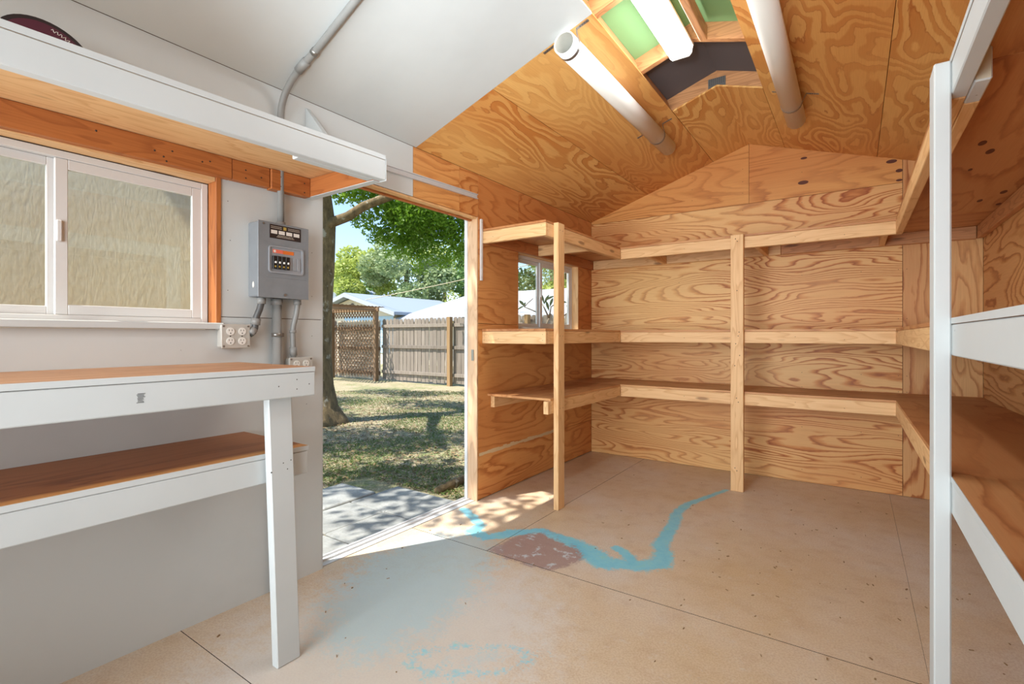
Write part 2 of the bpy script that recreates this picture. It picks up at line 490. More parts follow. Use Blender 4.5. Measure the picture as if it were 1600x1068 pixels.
def board(name, lo, hi, fam, parent=None, bevel=0.003, fn=None):
    lo, hi = norm(lo, hi)
    d = [hi[i] - lo[i] for i in range(3)]
    ax = 'xyz'[d.index(max(d))]
    bm = bmesh.new(); add_box(bm, lo, hi, bevel, fn)
    return finish(name, bm, MT[fam + '_' + ax], parent)

def slope_pts(side, x, t):
    """point on the ceiling slope at room x, t metres above the lower surface"""
    if abs(x - W / 2) < 0.004 and t > 0: return (W / 2, A + t * SN)
    if side == 'L': return (x - S / SN * t, E + S * x + t / SN)
    return (x + S / SN * t, E + S * (W - x) + t / SN)

def slope_box(name, side, x0, x1, y0, y1, t0, t1, mat, parent=None, bevel=0.0):
    bm = bmesh.new()
    vs_ = []
    for y in (y0, y1):
        for (x, t) in ((x0, t0), (x1, t0), (x1, t1), (x0, t1)):
            px, pz = slope_pts(side, x, t)
            vs_.append(bm.verts.new((px, y, pz)))
    for f in ((0, 1, 2, 3), (4, 7, 6, 5), (0, 4, 5, 1), (1, 5, 6, 2), (2, 6, 7, 3), (3, 7, 4, 0)):
        bm.faces.new([vs_[i] for i in f])
    bmesh.ops.recalc_face_normals(bm, faces=bm.faces)
    return finish(name, bm, mat, parent)

def prism(name, pts, lo, hi, axis, mat, parent=None):
    """extrude polygon pts (two other axes, in order) along axis between lo and hi"""
    bm = bmesh.new()
    def mk(p, d):
        c = {'x': (d, p[0], p[1]), 'y': (p[0], d, p[1]), 'z': (p[0], p[1], d)}[axis]
        return bm.verts.new(c)
    a = [mk(p, lo) for p in pts]; b = [mk(p, hi) for p in pts]
    n = len(pts)
    bm.faces.new(a); bm.faces.new(b[::-1])
    for i in range(n):
        bm.faces.new((a[i], b[i], b[(i + 1) % n], a[(i + 1) % n]))
    bmesh.ops.recalc_face_normals(bm, faces=bm.faces)
    return finish(name, bm, mat, parent)

def sweep(bm, path, radii, seg=14, cap=True, jitter=0.0, rnd=None):
    path = [Vector(p) for p in path]
    if not isinstance(radii, (list, tuple)): radii = [radii] * len(path)
    prev = None; rings = []
    for i, p in enumerate(path):
        t = (path[min(i + 1, len(path) - 1)] - path[max(i - 1, 0)]).normalized()
        if prev is None:
            up = Vector((0, 0, 1)) if abs(t.z) < 0.9 else Vector((0, 1, 0))
            n = (up - t * up.dot(t)).normalized()
        else:
            n = (prev - t * prev.dot(t)).normalized()
        prev = n; b = t.cross(n)
        ring = []
        for k in range(seg):
            a = 2 * math.pi * k / seg
            r = radii[i] * (1 + (jitter * (rnd.random() - 0.5) if rnd else 0))
            ring.append(bm.verts.new(p + (n * math.cos(a) + b * math.sin(a)) * r))
        rings.append(ring)
    for i in range(len(rings) - 1):
        for k in range(seg):
            bm.faces.new((rings[i][k], rings[i][(k + 1) % seg], rings[i + 1][(k + 1) % seg], rings[i + 1][k]))
    if cap:
        bm.faces.new(rings[0][::-1]); bm.faces.new(rings[-1])
    return rings

def tube(name, path, r, mat, parent=None, seg=14, cap=True, smooth=True):
    bm = bmesh.new(); sweep(bm, path, r, seg, cap)
    bmesh.ops.recalc_face_normals(bm, faces=bm.faces)
    return finish(name, bm, mat, parent, smooth)

def arc(p0, p1, p2, n=8):
    """quadratic curve"""
    p0, p1, p2 = map(Vector, (p0, p1, p2))
    return [p0 * (1 - t) ** 2 + p1 * 2 * t * (1 - t) + p2 * t * t for t in [i / n for i in range(n + 1)]]

def dots(name, pts, normal, parent, r=0.0035, mat='screw'):
    """small screw heads set on a face: one mesh of tiny domes"""
    bm = bmesh.new()
    nrm = Vector(normal).normalized()
    up = Vector((0, 0, 1)) if abs(nrm.z) < 0.9 else Vector((1, 0, 0))
    a = nrm.cross(up).normalized(); b = nrm.cross(a)
    for p in pts:
        p = Vector(p)
        c = bm.verts.new(p + nrm * 0.0015)
        ring = [bm.verts.new(p - nrm * 0.001 + (a * math.cos(t) + b * math.sin(t)) * r) for t in [k * math.pi / 3 for k in range(6)]]
        for k in range(6): bm.faces.new((c, ring[k], ring[(k + 1) % 6]))
    bmesh.ops.recalc_face_normals(bm, faces=bm.faces)
    o = finish(name, bm, mat, parent)
    o['kind'] = 'stuff'
    return o

def disc(name, centre, normal, r, thick, mat, parent=None, seg=20, sx=1.0, sy=1.0):
    n = Vector(normal).normalized(); c = Vector(centre)
    bm = bmesh.new()
    up = Vector((0, 0, 1)) if abs(n.z) < 0.9 else Vector((1, 0, 0))
    a = n.cross(up).normalized(); b = n.cross(a)
    lo = [bm.verts.new(c + (a * math.cos(t) * sx + b * math.sin(t) * sy) * r) for t in [2 * math.pi * k / seg for k in range(seg)]]
    hi = [bm.verts.new(v.co + n * thick) for v in lo]
    bm.faces.new(lo[::-1]); bm.faces.new(hi)
    for k in range(seg): bm.faces.new((lo[k], lo[(k + 1) % seg], hi[(k + 1) % seg], hi[k]))
    bmesh.ops.recalc_face_normals(bm, faces=bm.faces)
    return finish(name, bm, mat, parent)

# ================================================================== STRUCTURE
# ---- floor -------------------------------------------------------
floor = box('floor', (-0.02, Y0, -0.12), (W, D, -0.012), MT['dark'])
tag(floor, 'tan particleboard shed floor with a blue paint spill', 'floor', kind='structure')

STREAM = [(1.435, 4.148, .018), (1.278, 3.644, .028), (1.264, 3.43, .035), (1.311, 3.184, .04), (1.328, 2.975, .04), (1.338, 2.849, .045), (1.409, 2.696, .05), (1.411, 2.605, .06), (1.34, 2.512, .055), (1.23, 2.48, .06), (1.174, 2.442, .07), (1.068, 2.509, .08), (0.937, 2.573, .06), (0.792, 2.606, .05), (0.662, 2.636, .035), (0.538, 2.502, .05), (0.457, 2.352, .04), (0.333, 2.384, .05), (0.301, 2.488, .035), (0.161, 2.583, .035), (0.028, 2.655, .03)]
BRANCH = [(1.146, 2.664, .03), (1.257, 2.591, .035), (1.313, 2.493, .04)]
RING = [(0.901, 1.306, .035), (1.028, 1.308, .05), (1.151, 1.373, .03), (1.244, 1.478, .025), (1.282, 1.591, .03), (1.17, 1.584, .015), (1.007, 1.472, .03), (0.899, 1.374, .04), (0.901, 1.306, .035)]
PURPLE = [(0.57, 2.225), (0.6, 2.63), (0.70, 2.67), (0.81, 2.65), (1.0, 2.56), (1.07, 2.46), (1.03, 2.34), (0.98, 2.21), (0.82, 2.19), (0.70, 2.2)]
WASH = [(0.30, 1.35), (0.06, 1.75), (0.12, 2.25), (0.45, 2.42), (0.66, 2.25), (0.74, 2.0), (0.82, 1.8), (0.86, 1.5), (0.78, 1.2), (0.55, 1.15)]

def seg_field(P, line):
    best = np.zeros(len(P))
    for (x0, y0, w0), (x1, y1, w1) in zip(line[:-1], line[1:]):
        a = np.array([x0, y0]); d = np.array([x1 - x0, y1 - y0]); L = max(d @ d, 1e-9)
        t = np.clip(((P - a) @ d) / L, 0, 1)
        dist = np.linalg.norm(P - (a + t[:, None] * d), axis=1)
        w = w0 + (w1 - w0) * t
        best = np.maximum(best, 1 - 0.5 * dist / w)
    return np.clip(best, 0, 1)

def poly_field(P, poly, soft):
    n = len(poly); inside = np.zeros(len(P), bool); dist = np.full(len(P), 1e9)
    for i in range(n):
        a = np.array(poly[i]); b = np.array(poly[(i + 1) % n]); d = b - a
        t = np.clip(((P - a) @ d) / (d @ d), 0, 1)
        dist = np.minimum(dist, np.linalg.norm(P - (a + t[:, None] * d), axis=1))
        c = ((a[1] > P[:, 1]) != (b[1] > P[:, 1])) & (P[:, 0] < (b[0] - a[0]) * (P[:, 1] - a[1]) / (b[1] - a[1] + 1e-12) + a[0])
        inside ^= c
    sd = np.where(inside, dist, -dist)
    return np.clip(0.5 + sd / (2 * soft), 0, 1)

def floor_sheet(x0, x1, y0, y1, step=0.016):
    g = 0.0014
    x0 += g if x0 < 2.4 else 0.0005; x1 -= g if abs(x1 - 2.475) > .01 else 0.0005; y0 += g + (0.001 if y0 > 2 else 0); y1 -= g
    nx = max(2, int((x1 - x0) / step)); ny = max(2, int((y1 - y0) / step))
    xs = np.linspace(x0, x1, nx + 1); ys = np.linspace(y0, y1, ny + 1)
    X, Y = np.meshgrid(xs, ys)
    P = np.stack([X.ravel(), Y.ravel()], 1)
    V = np.concatenate([P, np.zeros((len(P), 1))], 1)
    idx = np.arange(len(P)).reshape(ny + 1, nx + 1)
    q = np.stack([idx[:-1, :-1], idx[:-1, 1:], idx[1:, 1:], idx[1:, :-1]], -1).reshape(-1, 4)
    # skirt so the sheet has thickness at its joints
    rim = np.concatenate([idx[0, :], idx[1:, -1], idx[-1, ::-1][1:], idx[::-1, 0][1:-1]])
    base = len(V)
    low = V[rim].copy(); low[:, 2] = -0.011
    V2 = np.concatenate([V, low]); n = len(rim)
    k = np.arange(n)
    sk = np.stack([rim[k], base + k, base + (k + 1) % n, rim[(k + 1) % n]], 1)
    o0 = np.array([(x0 + x1) / 2, (y0 + y1) / 2, 0]); nq = len(q)
    me = bpy.data.meshes.new('floor_sheet')
    me.from_pydata((V2 - o0).tolist(), [], np.concatenate([q, sk]).tolist())
    PP = V2[:, :2]
    col = np.zeros((len(V2), 4)); col[:, 3] = 1
    col[:, 0] = np.maximum(seg_field(PP, STREAM), seg_field(PP, BRANCH)) * (1 - 0.0)
    col[:, 0] = np.maximum(col[:, 0], 0.47 * seg_field(PP, [(a, b, c * 1.7) for a, b, c in RING]))
    pf = poly_field(PP, PURPLE, 0.05)
    col[:, 1] = pf
    col[:, 0] = np.where(pf > 0.75, col[:, 0] * 0.75, col[:, 0])
    grey = np.clip(1 - np.hypot((PP[:, 0] - 0.75) / 0.75, (PP[:, 1] - 1.35) / 1.0), 0, 1)
    col[:, 3] = grey
    col[:, 2] = np.maximum(poly_field(PP, WASH, 0.16), 0.55 * poly_field(PP, [(r[0], r[1]) for r in RING[:-1]], 0.12))
    at = me.color_attributes.new('paint', 'FLOAT_COLOR', 'POINT')
    at.data.foreach_set('color', col.astype(np.float32).ravel())
    me.materials.append(MT['floor']); me.materials.append(MT['screw'])
    me.polygons.foreach_set('material_index', [0] * nq + [1] * n)
    me.update()
    o = bpy.data.objects.new('floor_sheet', me)
    COL.objects.link(o)
    o.parent = floor
    o.location = Vector(o0) - floor.location
    return o
for s_ in [(-0.02, 0.565, 2.212, D), (0.565, 2.475, 2.212, D), (2.475, W, 2.212, D), (-0.02, W, 0.905, 2.212), (-0.02, W, Y0, 0.905)]:
    floor_sheet(*s_)

# ---- walls -------------------------------------------------------
T = 0.10      # wall thickness
P_ = 0.010    # interior sheet thickness
DY0, DY1, DZ = 1.557, 2.85, 2.065           # door opening
W1 = (0.05, 1.04, 1.250, 1.862)             # window_1  y0 y1 z0 z1
W2 = (3.375, 4.44, 1.250, 1.885)            # window_2

wl = empty('wall_left', (0, 2, 0), 'long shed wall with the doorway, half painted white and half bare plywood', 'wall', kind='structure')
bm = bmesh.new()
def wcore(y0, y1, z0, z1): add_box(bm, (-T, y0, z0), (-P_ - 0.001, y1, z1))
ZT = E + 0.09
wcore(Y0, W1[0], -0.12, ZT); wcore(W1[0], W1[1], -0.12, W1[2] - 0.03); wcore(W1[0], W1[1], W1[3] + 0.002, ZT); wcore(W1[1] + 0.002, DY0 - 0.004, -0.12, ZT)
wcore(DY0 - 0.004, DY1 - 0.002, DZ + 0.04, ZT)
wcore(DY1 - 0.0015, W2[0] - 0.002, -0.12, ZT); wcore(W2[0] - 0.002, W2[1] + 0.002, -0.12, W2[2] - 0.03); wcore(W2[0] - 0.002, W2[1] + 0.002, W2[3] + 0.03, ZT); wcore(W2[1] + 0.002, D + 0.1, -0.12, ZT)
finish('wall_core', bm, 'core', wl)
g = 0.0015
def lpanel(y0, y1, z0, z1, mat):
    return box('wall_panel', (-P_, y0 + g, z0 + g), (0, y1 - g, z1 - g), MT[mat], wl, 0.0)
# white painted sheets
prism('wall_panel', [(Y0, 0.0), (DY0 - g, 0.0), (DY0 - g, 1.2815), (W1[1] + g, 1.2815), (W1[1] + g, W1[2] - 0.0235), (Y0, W1[2] - 0.0235)], -P_, 0.0, 'x', MT['wall_white'], wl)
lpanel(W1[1], DY0, 1.283, DZ, 'wall_white')
lpanel(Y0, W1[0], W1[2] - 0.022, DZ, 'wall_white')
lpanel(W1[0], W1[1], W1[3], DZ, 'wall_white')
lpanel(Y0, 2.2, DZ, E, 'wall_white')
# bare plywood
lpanel(2.2, 2.641, DZ, E, 'ply_left'); lpanel(2.641, DY1 - 0.002, DZ, E, 'ply_left')
YF = DY1
lpanel(YF, D, 0.005, 0.33, 'ply_left')
lpanel(YF, D, 0.33, 1.25, 'ply_left')
lpanel(YF, W2[0], 1.25, 1.29, 'ply_left')
lpanel(YF, W2[0], 1.29, E, 'ply_left'); lpanel(W2[0], W2[1], W2[3], E, 'ply_left'); lpanel(W2[1], D, 1.25, E, 'ply_left')
bm = bmesh.new()
n_ = 22
for i in range(n_):
    y0 = YF + 0.01 + (3.95 - YF) * i / n_; y1 = YF + 0.01 + (3.95 - YF) * (i + 1) / n_
    add_box(bm, (-0.002, y0, 0.322 + rng.uniform(-.004, .004)), (0.0012, y1 + 0.001, 0.35 + rng.uniform(-.008, .004)))
finish('joint_filler', bm, 'caulk', wl)
dots('screw_heads', [(0, y, z) for y, z in [(1.09, 1.79), (1.10, 1.62), (1.09, 1.40), (1.50, 1.62), (1.50, 1.40), (1.5, 1.2), (1.5, .95), (1.47, .86), (2.22, 2.33), (2.22, 2.12), (2.7, 2.33), (2.82, 2.3), (2.7, 2.1), (3.0, .25), (3.1, .12), (3.4, .3), (3.4, .2), (3.6, .33), (2.95, .6), (3.05, 1.0), (3.3, 1.05)]], (1, 0, 0), wl)

# back wall with gable
wb = empty('wall_back', (1.5, D + 0.05, 0), 'plywood gable wall at the far end behind the bare shelves', 'wall', kind='structure')
prism('wall_core', [(-T, -0.12), (W + T, -0.12), (W + T, E + 0.07), (W / 2, A + 0.10), (-T, E + 0.07)], D + P_ + 0.001, D + 0.1, 'y', MT['core'], wb)
def bpanel(pts, mat):
    cx = sum(p[0] for p in pts) / len(pts); cz = sum(p[1] for p in pts) / len(pts)
    q = [(p[0] + (g if p[0] < cx else -g), p[1] + (g if p[1] < cz else (-g if p[1] < 2.36 else 0))) for p in pts]
    return prism('wall_panel', q, D, D + P_, 'y', MT[mat], wb)
zc = lambda x: E + S * min(x, W - x) - 0.001
XS = 2.555
bpanel([(0, 0), (XS, 0), (XS, 1.2), (0, 1.2)], 'ply_back')
bpanel([(0, 1.2), (XS, 1.2), (XS, 2.352), (0, 2.352)], 'ply_back')
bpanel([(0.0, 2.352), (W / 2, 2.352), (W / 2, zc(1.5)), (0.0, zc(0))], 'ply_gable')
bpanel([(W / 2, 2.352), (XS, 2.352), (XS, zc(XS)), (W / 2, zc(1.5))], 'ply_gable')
bpanel([(XS, 0), (W, 0), (W, zc(W)), (XS, zc(XS))], 'ply_z')
kn = [(1.909, 2.463, .038, .016), (1.914, 2.663, .024, .010), (2.489, 2.522, .034, .014), (2.535, 2.444, .022, .013), (2.535, 2.372, .02, .009)]
for i, (x, z, a, b) in enumerate(kn):
    disc('knot', (x, D + 0.0005, z), (0, -1, 0), 1.0, 0.0012, MT['knot'], wb, 16, a, b)
dots('screw_heads', [(x, D, z) for x in (1.02, 1.45, 1.9) for z in (2.45, 2.55, 2.3, 2.66)] + [(x, D, z) for x in (.9, 1.3, 1.9, 2.3, 2.53, 2.58) for z in (.1, .45, .78, .9, 1.33, 1.7)], (0, -1, 0), wb, 0.0045)

# right wall
wr = empty('wall_right', (W + 0.05, 2, 0), 'plywood side wall behind the right-hand shelves', 'wall', kind='structure')
box('wall_core', (W + P_ + 0.001, Y0, -0.12), (W + T, D + 0.1, E + 0.09), MT['core'], wr)
for (y0, y1, z0, z1) in [(Y0, 1.1, 0, 1.22), (1.1, 3.5, 0, 1.22), (3.5, D, 0, 1.22), (Y0, 1.1, 1.22, E), (1.1, 3.5, 1.22, E), (3.5, D, 1.22, E)]:
    box('wall_panel', (W, y0 + g, z0 + g), (W + P_, y1 - g, z1 - g), MT['ply_y'], wr)
# wall behind the camera
wf = empty('wall_front', (1.5, Y0 - 0.05, 0), 'white painted end wall behind the viewer', 'wall', kind='structure')
prism('wall_core', [(-T, -0.12), (W + T, -0.12), (W + T, E + 0.07), (W / 2, A + 0.10), (-T, E + 0.07)], Y0 - 0.1, Y0 - P_ - 0.001, 'y', MT['ext_white'], wf)
prism('wall_panel', [(0, 0), (W, 0), (W, zc(W)), (W / 2, zc(1.5)), (0, zc(0))], Y0 - P_, Y0, 'y', MT['wall_white'], wf)

# ---- ceiling -----------------------------------------------------
HX0, HX1, HY0, HY1 = 1.206, 1.777, 1.55, 3.52   # ridge opening
ce = empty('ceiling', (1.5, 2, E), 'sloping plywood ceiling, white near the electrics, open at the ridge', 'ceiling', kind='structure')
SEAM = 2.225
TK = 0.011
def cp(side, x0, x1, y0, y1, mat): return slope_box('ceiling_panel', side, x0 + g, x1 - g, y0 + g, y1 + (0.008 if y1 == D else -g), 0, TK, MT[mat], ce)
cp('L', 0, HX0, Y0, SEAM, 'wall_white'); cp('L', HX0, 1.5, Y0, HY0, 'wall_white')
cp('L', 0, 0.6, SEAM, D, 'ply_ceil'); cp('L', 0.6, HX0, SEAM, D, 'ply_ceil'); cp('L', HX0, 1.5 + g, HY1, D, 'ply_ceil')
cp('R', 1.5 - g, HX1, HY1, D, 'ply_ceil'); cp('R', HX1, 2.4, 2.3, D, 'ply_ceil_b'); cp('R', 2.4, W, 2.3, D, 'ply_ceil_b')
cp('R', HX1, 2.4, Y0, 2.3, 'ply_ceil_b'); cp('R', 2.4, W, Y0, 2.3, 'ply_ceil_b'); cp('R', 1.5, HX1, Y0, HY0, 'ply_ceil_b')
# rafters
for y in (-0.15, 0.46, 1.07, 1.68, 2.255, 2.90, 3.522, 4.13):
    for side, a, b in (('L', -0.05, 1.5), ('R', 1.5, W + 0.05)):
        slope_box('rafter', side, a, b, y, y + 0.038, TK + 0.001, TK + 0.09, MT['rafter_x'], ce)
# nail plate at the ridge
gp = prism('gusset_plate', [(1.445, 2.862), (1.5, 2.88), (1.555, 2.862), (1.555, 2.925), (1.445, 2.925)], 3.517, 3.521, 'y', MT['steel'], ce)
dots('plate_teeth', [(1.455 + 0.0125 * i, 3.517, 2.886 + 0.011 * j) for i in range(8) for j in range(4)], (0, -1, 0), gp, 0.004, 'dark')
# trimmer boards along the opening
slope_box('trimmer', 'L', HX0 - 0.045, HX0 - 0.007, HY0, HY1, TK + 0.002, TK + 0.088, MT['rafter_y'], ce)
slope_box('trimmer', 'R', HX1 + 0.007, HX1 + 0.045, HY0, HY1, TK + 0.002, TK + 0.088, MT['rafter_y'], ce)
# roof sheathing: green underlay near, grey board beyond
slope_box('roof_sheet', 'L', 0.9, 1.5, Y0, 2.95, 0.1015, 0.113, MT['green_roof'], ce)
slope_box('roof_sheet', 'R', 1.5, 2.1, Y0, 2.95, 0.1015, 0.113, MT['green_roof'], ce)
slope_box('roof_sheet', 'L', 0.9, 1.5, 2.953, D, 0.1015, 0.113, MT['grey_roof'], ce)
slope_box('roof_sheet', 'R', 1.5, 2.1, 2.953, D, 0.1015, 0.113, MT['grey_roof'], ce)
# slight fascia board beside the lamp
board('light_support', (1.556, 1.72, 2.825), (1.594, 2.86, 2.9), 'rafter', ce)
for (x, y, a, b) in [(2.3, 2.9, .02, .008), (2.6, 4.3, .03, .01)]:
    pass
roof = empty('roof', (1.5, 2, E + 0.1), 'low gable shingle roof over the shed', 'roof', kind='structure')
slope_box('roof_slab', 'L', -0.18, 1.5, Y0 - 0.25, D + 0.25, 0.115, 0.14, MT['shingle'], roof)
slope_box('roof_slab', 'R', 1.5, W + 0.18, Y0 - 0.25, D + 0.25, 0.115, 0.14, MT['shingle'], roof)

# ---- door opening ------------------------------------------------
dr = empty('door_1', (-0.05, (DY0 + DY1) / 2, 0), 'open doorway with pale timber jamb and header to the yard', 'doorway', kind='structure')
board('jamb', (-0.088, DY1 - 0.014, 0.0), (-0.001, DY1 - 0.002, DZ), 'jambpine', dr, 0.002)
box('outer_trim', (-0.118, DY1 - 0.018, -0.1), (-0.09, DY1 + 0.08, DZ + 0.05), MT['ext_white'], dr, 0.003)
box('near_jamb', (-0.1, DY0 - 0.003, 0.0), (0.0, DY0 + 0.006, DZ), MT['white_z'], dr, 0.001)
board('header', (-0.1, DY0, DZ - 0.014), (-0.002, DY1 - 0.016, DZ), 'pine', dr)
board('header_stop', (-0.07, DY0 + 0.01, DZ - 0.026), (-0.045, DY1 - 0.018, DZ - 0.0145), 'cedar', dr)
bm = bmesh.new()
add_box(bm, (-0.135, DY0 - 0.02, -0.02), (-0.022, DY1 - 0.016, 0.003), 0.001)
add_box(bm, (-0.115, DY0 - 0.02, 0.003), (-0.108, DY1 - 0.02, 0.014), 0.001)
add_box(bm, (-0.07, DY0 - 0.02, 0.003), (-0.063, DY1 - 0.02, 0.014), 0.001)
finish('threshold', bm, 'alu', dr)
lt = box('strike_plate', (-0.05, DY1 - 0.019, 1.02), (-0.03, DY1 - 0.0145, 1.10), MT['steel'], dr)

# aluminium rail over the door
tr = empty('door_rail', (0.01, 2.3, 2.16), 'slim aluminium rail screwed above the doorway', 'rail')
bm = bmesh.new()
rz = lambda y: 2.155 + (y - 1.55) * 0.03
sh = lambda c: (c.x, c.y, c.z + (c.y - 1.55) * 0.03)
add_box(bm, (0.0005, 1.5, 2.155), (0.006, 2.83, 2.185), 0.001, sh)
finish('rail_web', bm, 'alu', tr)
bm = bmesh.new(); add_box(bm, (0.0005, 1.5, 2.152), (0.016, 2.83, 2.158), 0.001, sh); finish('rail_lip', bm, 'alu', tr)
bm = bmesh.new(); add_box(bm, (0.0005, 1.5, 2.182), (0.016, 2.83, 2.188), 0.001, sh); finish('rail_lip', bm, 'alu', tr)

pull = empty('door_pull', (0.0, 2.876, 1.605), 'narrow white upright strip beside the door jamb', 'strip')
box('strip', (0.0, 2.866, 1.605), (0.014, 2.888, 2.055), MT['vinyl'], pull, 0.002)
dots('screw_heads', [(0.014, 2.877, 1.63), (0.014, 2.877, 2.03)], (1, 0, 0), pull)

# ---- windows -----------------------------------------------------
def frame_rect(bm, x0, x1, y0, y1, z0, z1, w, bev=0.002):
    add_box(bm, (x0, y0, z0), (x1, y0 + w, z1), bev); add_box(bm, (x0, y1 - w, z0), (x1, y1, z1), bev)
    add_box(bm, (x0, y0 + w, z0), (x1, y1 - w, z0 + w), bev); add_box(bm, (x0, y0 + w, z1 - w), (x1, y1 - w, z1), bev)

def sliding_window(name, label, win, ym, xf):
    y0, y1, z0, z1 = win
    t = empty(name, (xf, (y0 + y1) / 2, z0), label, 'window', kind='structure')
    bm = bmesh.new(); frame_rect(bm, xf - 0.05, xf, y0 + 0.003, y1 - 0.003, z0, z1 - 0.002, 0.026); finish('window_frame', bm, 'vinyl', t)
    for k, (a, b, x, w) in enumerate([(y0 + 0.028, ym, xf - 0.024, 0.03), (ym - 0.012, y1 - 0.028, xf - 0.004, 0.036)]):
        bm = bmesh.new(); frame_rect(bm, x - 0.018, x, a, b, z0 + 0.0265, z1 - 0.0285, w); s = finish('sash', bm, 'vinyl', t)
        box('pane', (x - 0.011, a + w, z0 + 0.026 + w), (x - 0.008, b - w, z1 - 0.028 - w), MT['glass'], s)
    zc_ = (z0 + z1) / 2 - 0.02
    lk = box('latch', (xf - 0.004, ym - 0.010, zc_), (xf + 0.008, ym + 0.006, zc_ + 0.075), MT['vinyl'], t, 0.003)
    return t
w1 = sliding_window('window_1', 'white sliding window beside the breaker panel with siding close outside', W1, 0.545, -0.064)
w2 = sliding_window('window_2', 'small white sliding window above the middle shelf beside the doorway', W2, 3.84, -0.064)
# bare timber returns and sills
board('jamb_return', (-0.063, W1[1] - 0.002, W1[2]), (0.006, W1[1] + 0.02, W1[3] + 0.02), 'cedar', w1, 0.002)
board('head_return', (-0.063, W1[0], W1[3]), (0.004, W1[1] - 0.003, W1[3] + 0.018), 'pine', w1, 0.002)
box('sill', (-0.063, W1[0] - 0.1, W1[2] - 0.022), (0.03, W1[1] + 0.02, W1[2] + 0.006), MT['white_y'], w1, 0.003)
board('jamb_return', (-0.09, W2[1] - 0.012, W2[2] + 0.004), (0.004, W2[1] + 0.002, W2[3]), 'pine', w2, 0.002)
board('head_return', (-0.09, W2[0], W2[3] - 0.002), (0.002, W2[1] + 0.0, W2[3] + 0.012), 'pine', w2, 0.002)
box('sill', (-0.09, W2[0], W2[2] - 0.025), (-0.002, W2[1] - 0.012, W2[2] - 0.002), MT['vinyl'], w2, 0.002)

# ================================================================== SHELVING (bare timber, U-shape)
ZU, ZM, ZL = 1.985, 1.25, 0.77      # shelf tops
B = 0.089; PT = 0.016
XL, YB, XR = 0.545, 4.19, 2.485     # front faces: left arm, back, right arm
YE = 2.893                          # door-side end of the left arm
XRn = 1.90                          # y where the right arm turns white
sh = empty('wall_shelving', (1.5, D - 0.3, 0), 'bare pine and plywood shelving wrapping the far end in three tiers', 'shelving')
pr = lambda n, lo, hi, fam='pine', **k: board(n, lo, hi, fam, sh, **k)
for zt, nm in ((ZU, 'u'), (ZM, 'm'), (ZL, 'l')):
    ye = YE + (0.065 if nm == 'l' else 0.0)
    zb = zt - PT
    # plywood tops
    rtilt = (lambda c: (c.x, c.y, c.z + (YB - c.y) * 0.0135)) if nm == 'l' else None
    box('shelf_board', (0.001, ye - (0.002 if nm != 'l' else 0.0), zb), (XL - 0.001, YB - 0.001, zt), MT['ply_shelf_y'], sh, 0.001)
    box('shelf_board', (0.001, YB, zb), (W - 0.001, D - 0.001, zt), MT['ply_shelf_x'], sh, 0.001)
    box('shelf_board', (XR + 0.001, XRn, zb), (W - 0.001, YB - 0.001, zt), MT['ply_shelf_y'], sh, 0.001, rtilt)
    # face boards
    pr('face_board', (XL - 0.038, ye + (0.038 if nm != 'l' else -0.0), zb - B), (XL, YB + 0.0, zb - 0.001))
    pr('face_board', (XL + 0.001, YB, zb - B), (1.507, YB + 0.038, zb - 0.001))
    pr('face_board', (1.510, YB, zb - B), (XR + 0.036, YB + 0.038, zb - 0.001))
    pr('face_board', (XR, XRn + 0.002, zb - B), (XR + 0.038, YB - 0.001, zb - 0.001), fn=rtilt)
    # ledgers on the walls
    fam = 'cedar' if nm == 'u' else 'pine'
    pr('ledger', (0.001, ye + 0.039, zb - B), (0.036, D - 0.002, zb - 0.001), fam)
    pr('ledger', (0.040, D - 0.039, zb - B), (1.75, D - 0.001, zb - 0.001), 'pine')
    pr('ledger', (1.752, D - 0.039, zb - B), (W - 0.04, D - 0.001, zb - 0.001), 'rafter')
    pr('ledger', (W - 0.038, XRn, zb - B), (W - 0.001, D - 0.04, zb - 0.001), 'rafter', fn=rtilt)
    if nm != 'l':
        pr('end_board', (0.001, ye, zb - B), (XL, ye + 0.037, zb - 0.001))
    # cross members
    for y in (3.62,):
        pr('cross_brace', (0.038, y, zb - B), (XL - 0.039, y + 0.037, zb - 0.001))
    for x in (0.76, 1.62, 2.41):
        pr('cross_brace', (x, YB + 0.039, zb - B), (x + 0.037, D - 0.04, zb - 0.001))
    for y in ((3.0,) if nm != 'u' else ()):
        pr('cross_brace', (XR + 0.039, y, zb - B), (W - 0.04, y + 0.037, zb - 0.001), fn=rtilt)
    dots('screw_heads', [(XL + 0.012, YB, zb - 0.03), (XL + 0.012, YB, zb - 0.07), (1.525, YB, zb - 0.03), (1.525, YB, zb - 0.07), (1.1, YB, zb - 0.05), (1.9, YB, zb - 0.04), (2.2, YB, zb - 0.06)], (0, -1, 0), sh, 0.004)
pr('post', (XL + 0.001, 2.995, 0), (XL + 0.039, 3.084, ZU - 0.004))
pr('post', (1.464, YB - 0.039, 0), (1.556, YB - 0.001, ZU - 0.002))
dots('screw_heads', [(XL + 0.0395, y, z) for z in (1.93, 1.2, .70) for y in (3.02, 3.06)], (1, 0, 0), sh, 0.004)
dots('screw_heads', [(x, YB - 0.0395, z) for z in (1.95, 1.93, 1.55, 1.23, 1.2, 1.14, 1.05, .97, .72, .69, .18, .16) for x in (rng.uniform(1.49, 1.53),)], (0, -1, 0), sh, 0.005)
dots('screw_heads', [(0.02, YE, z) for z in (1.20, 1.17)] + [(0.06, YE, 1.2), (0.065, YE, 1.17), (0.15, YE, 1.18), (0.52, YE, 1.21), (0.52, YE, 1.17), (0.10, YE, 1.92), (0.51, YE, 1.95)], (0, -1, 0), sh, 0.004)
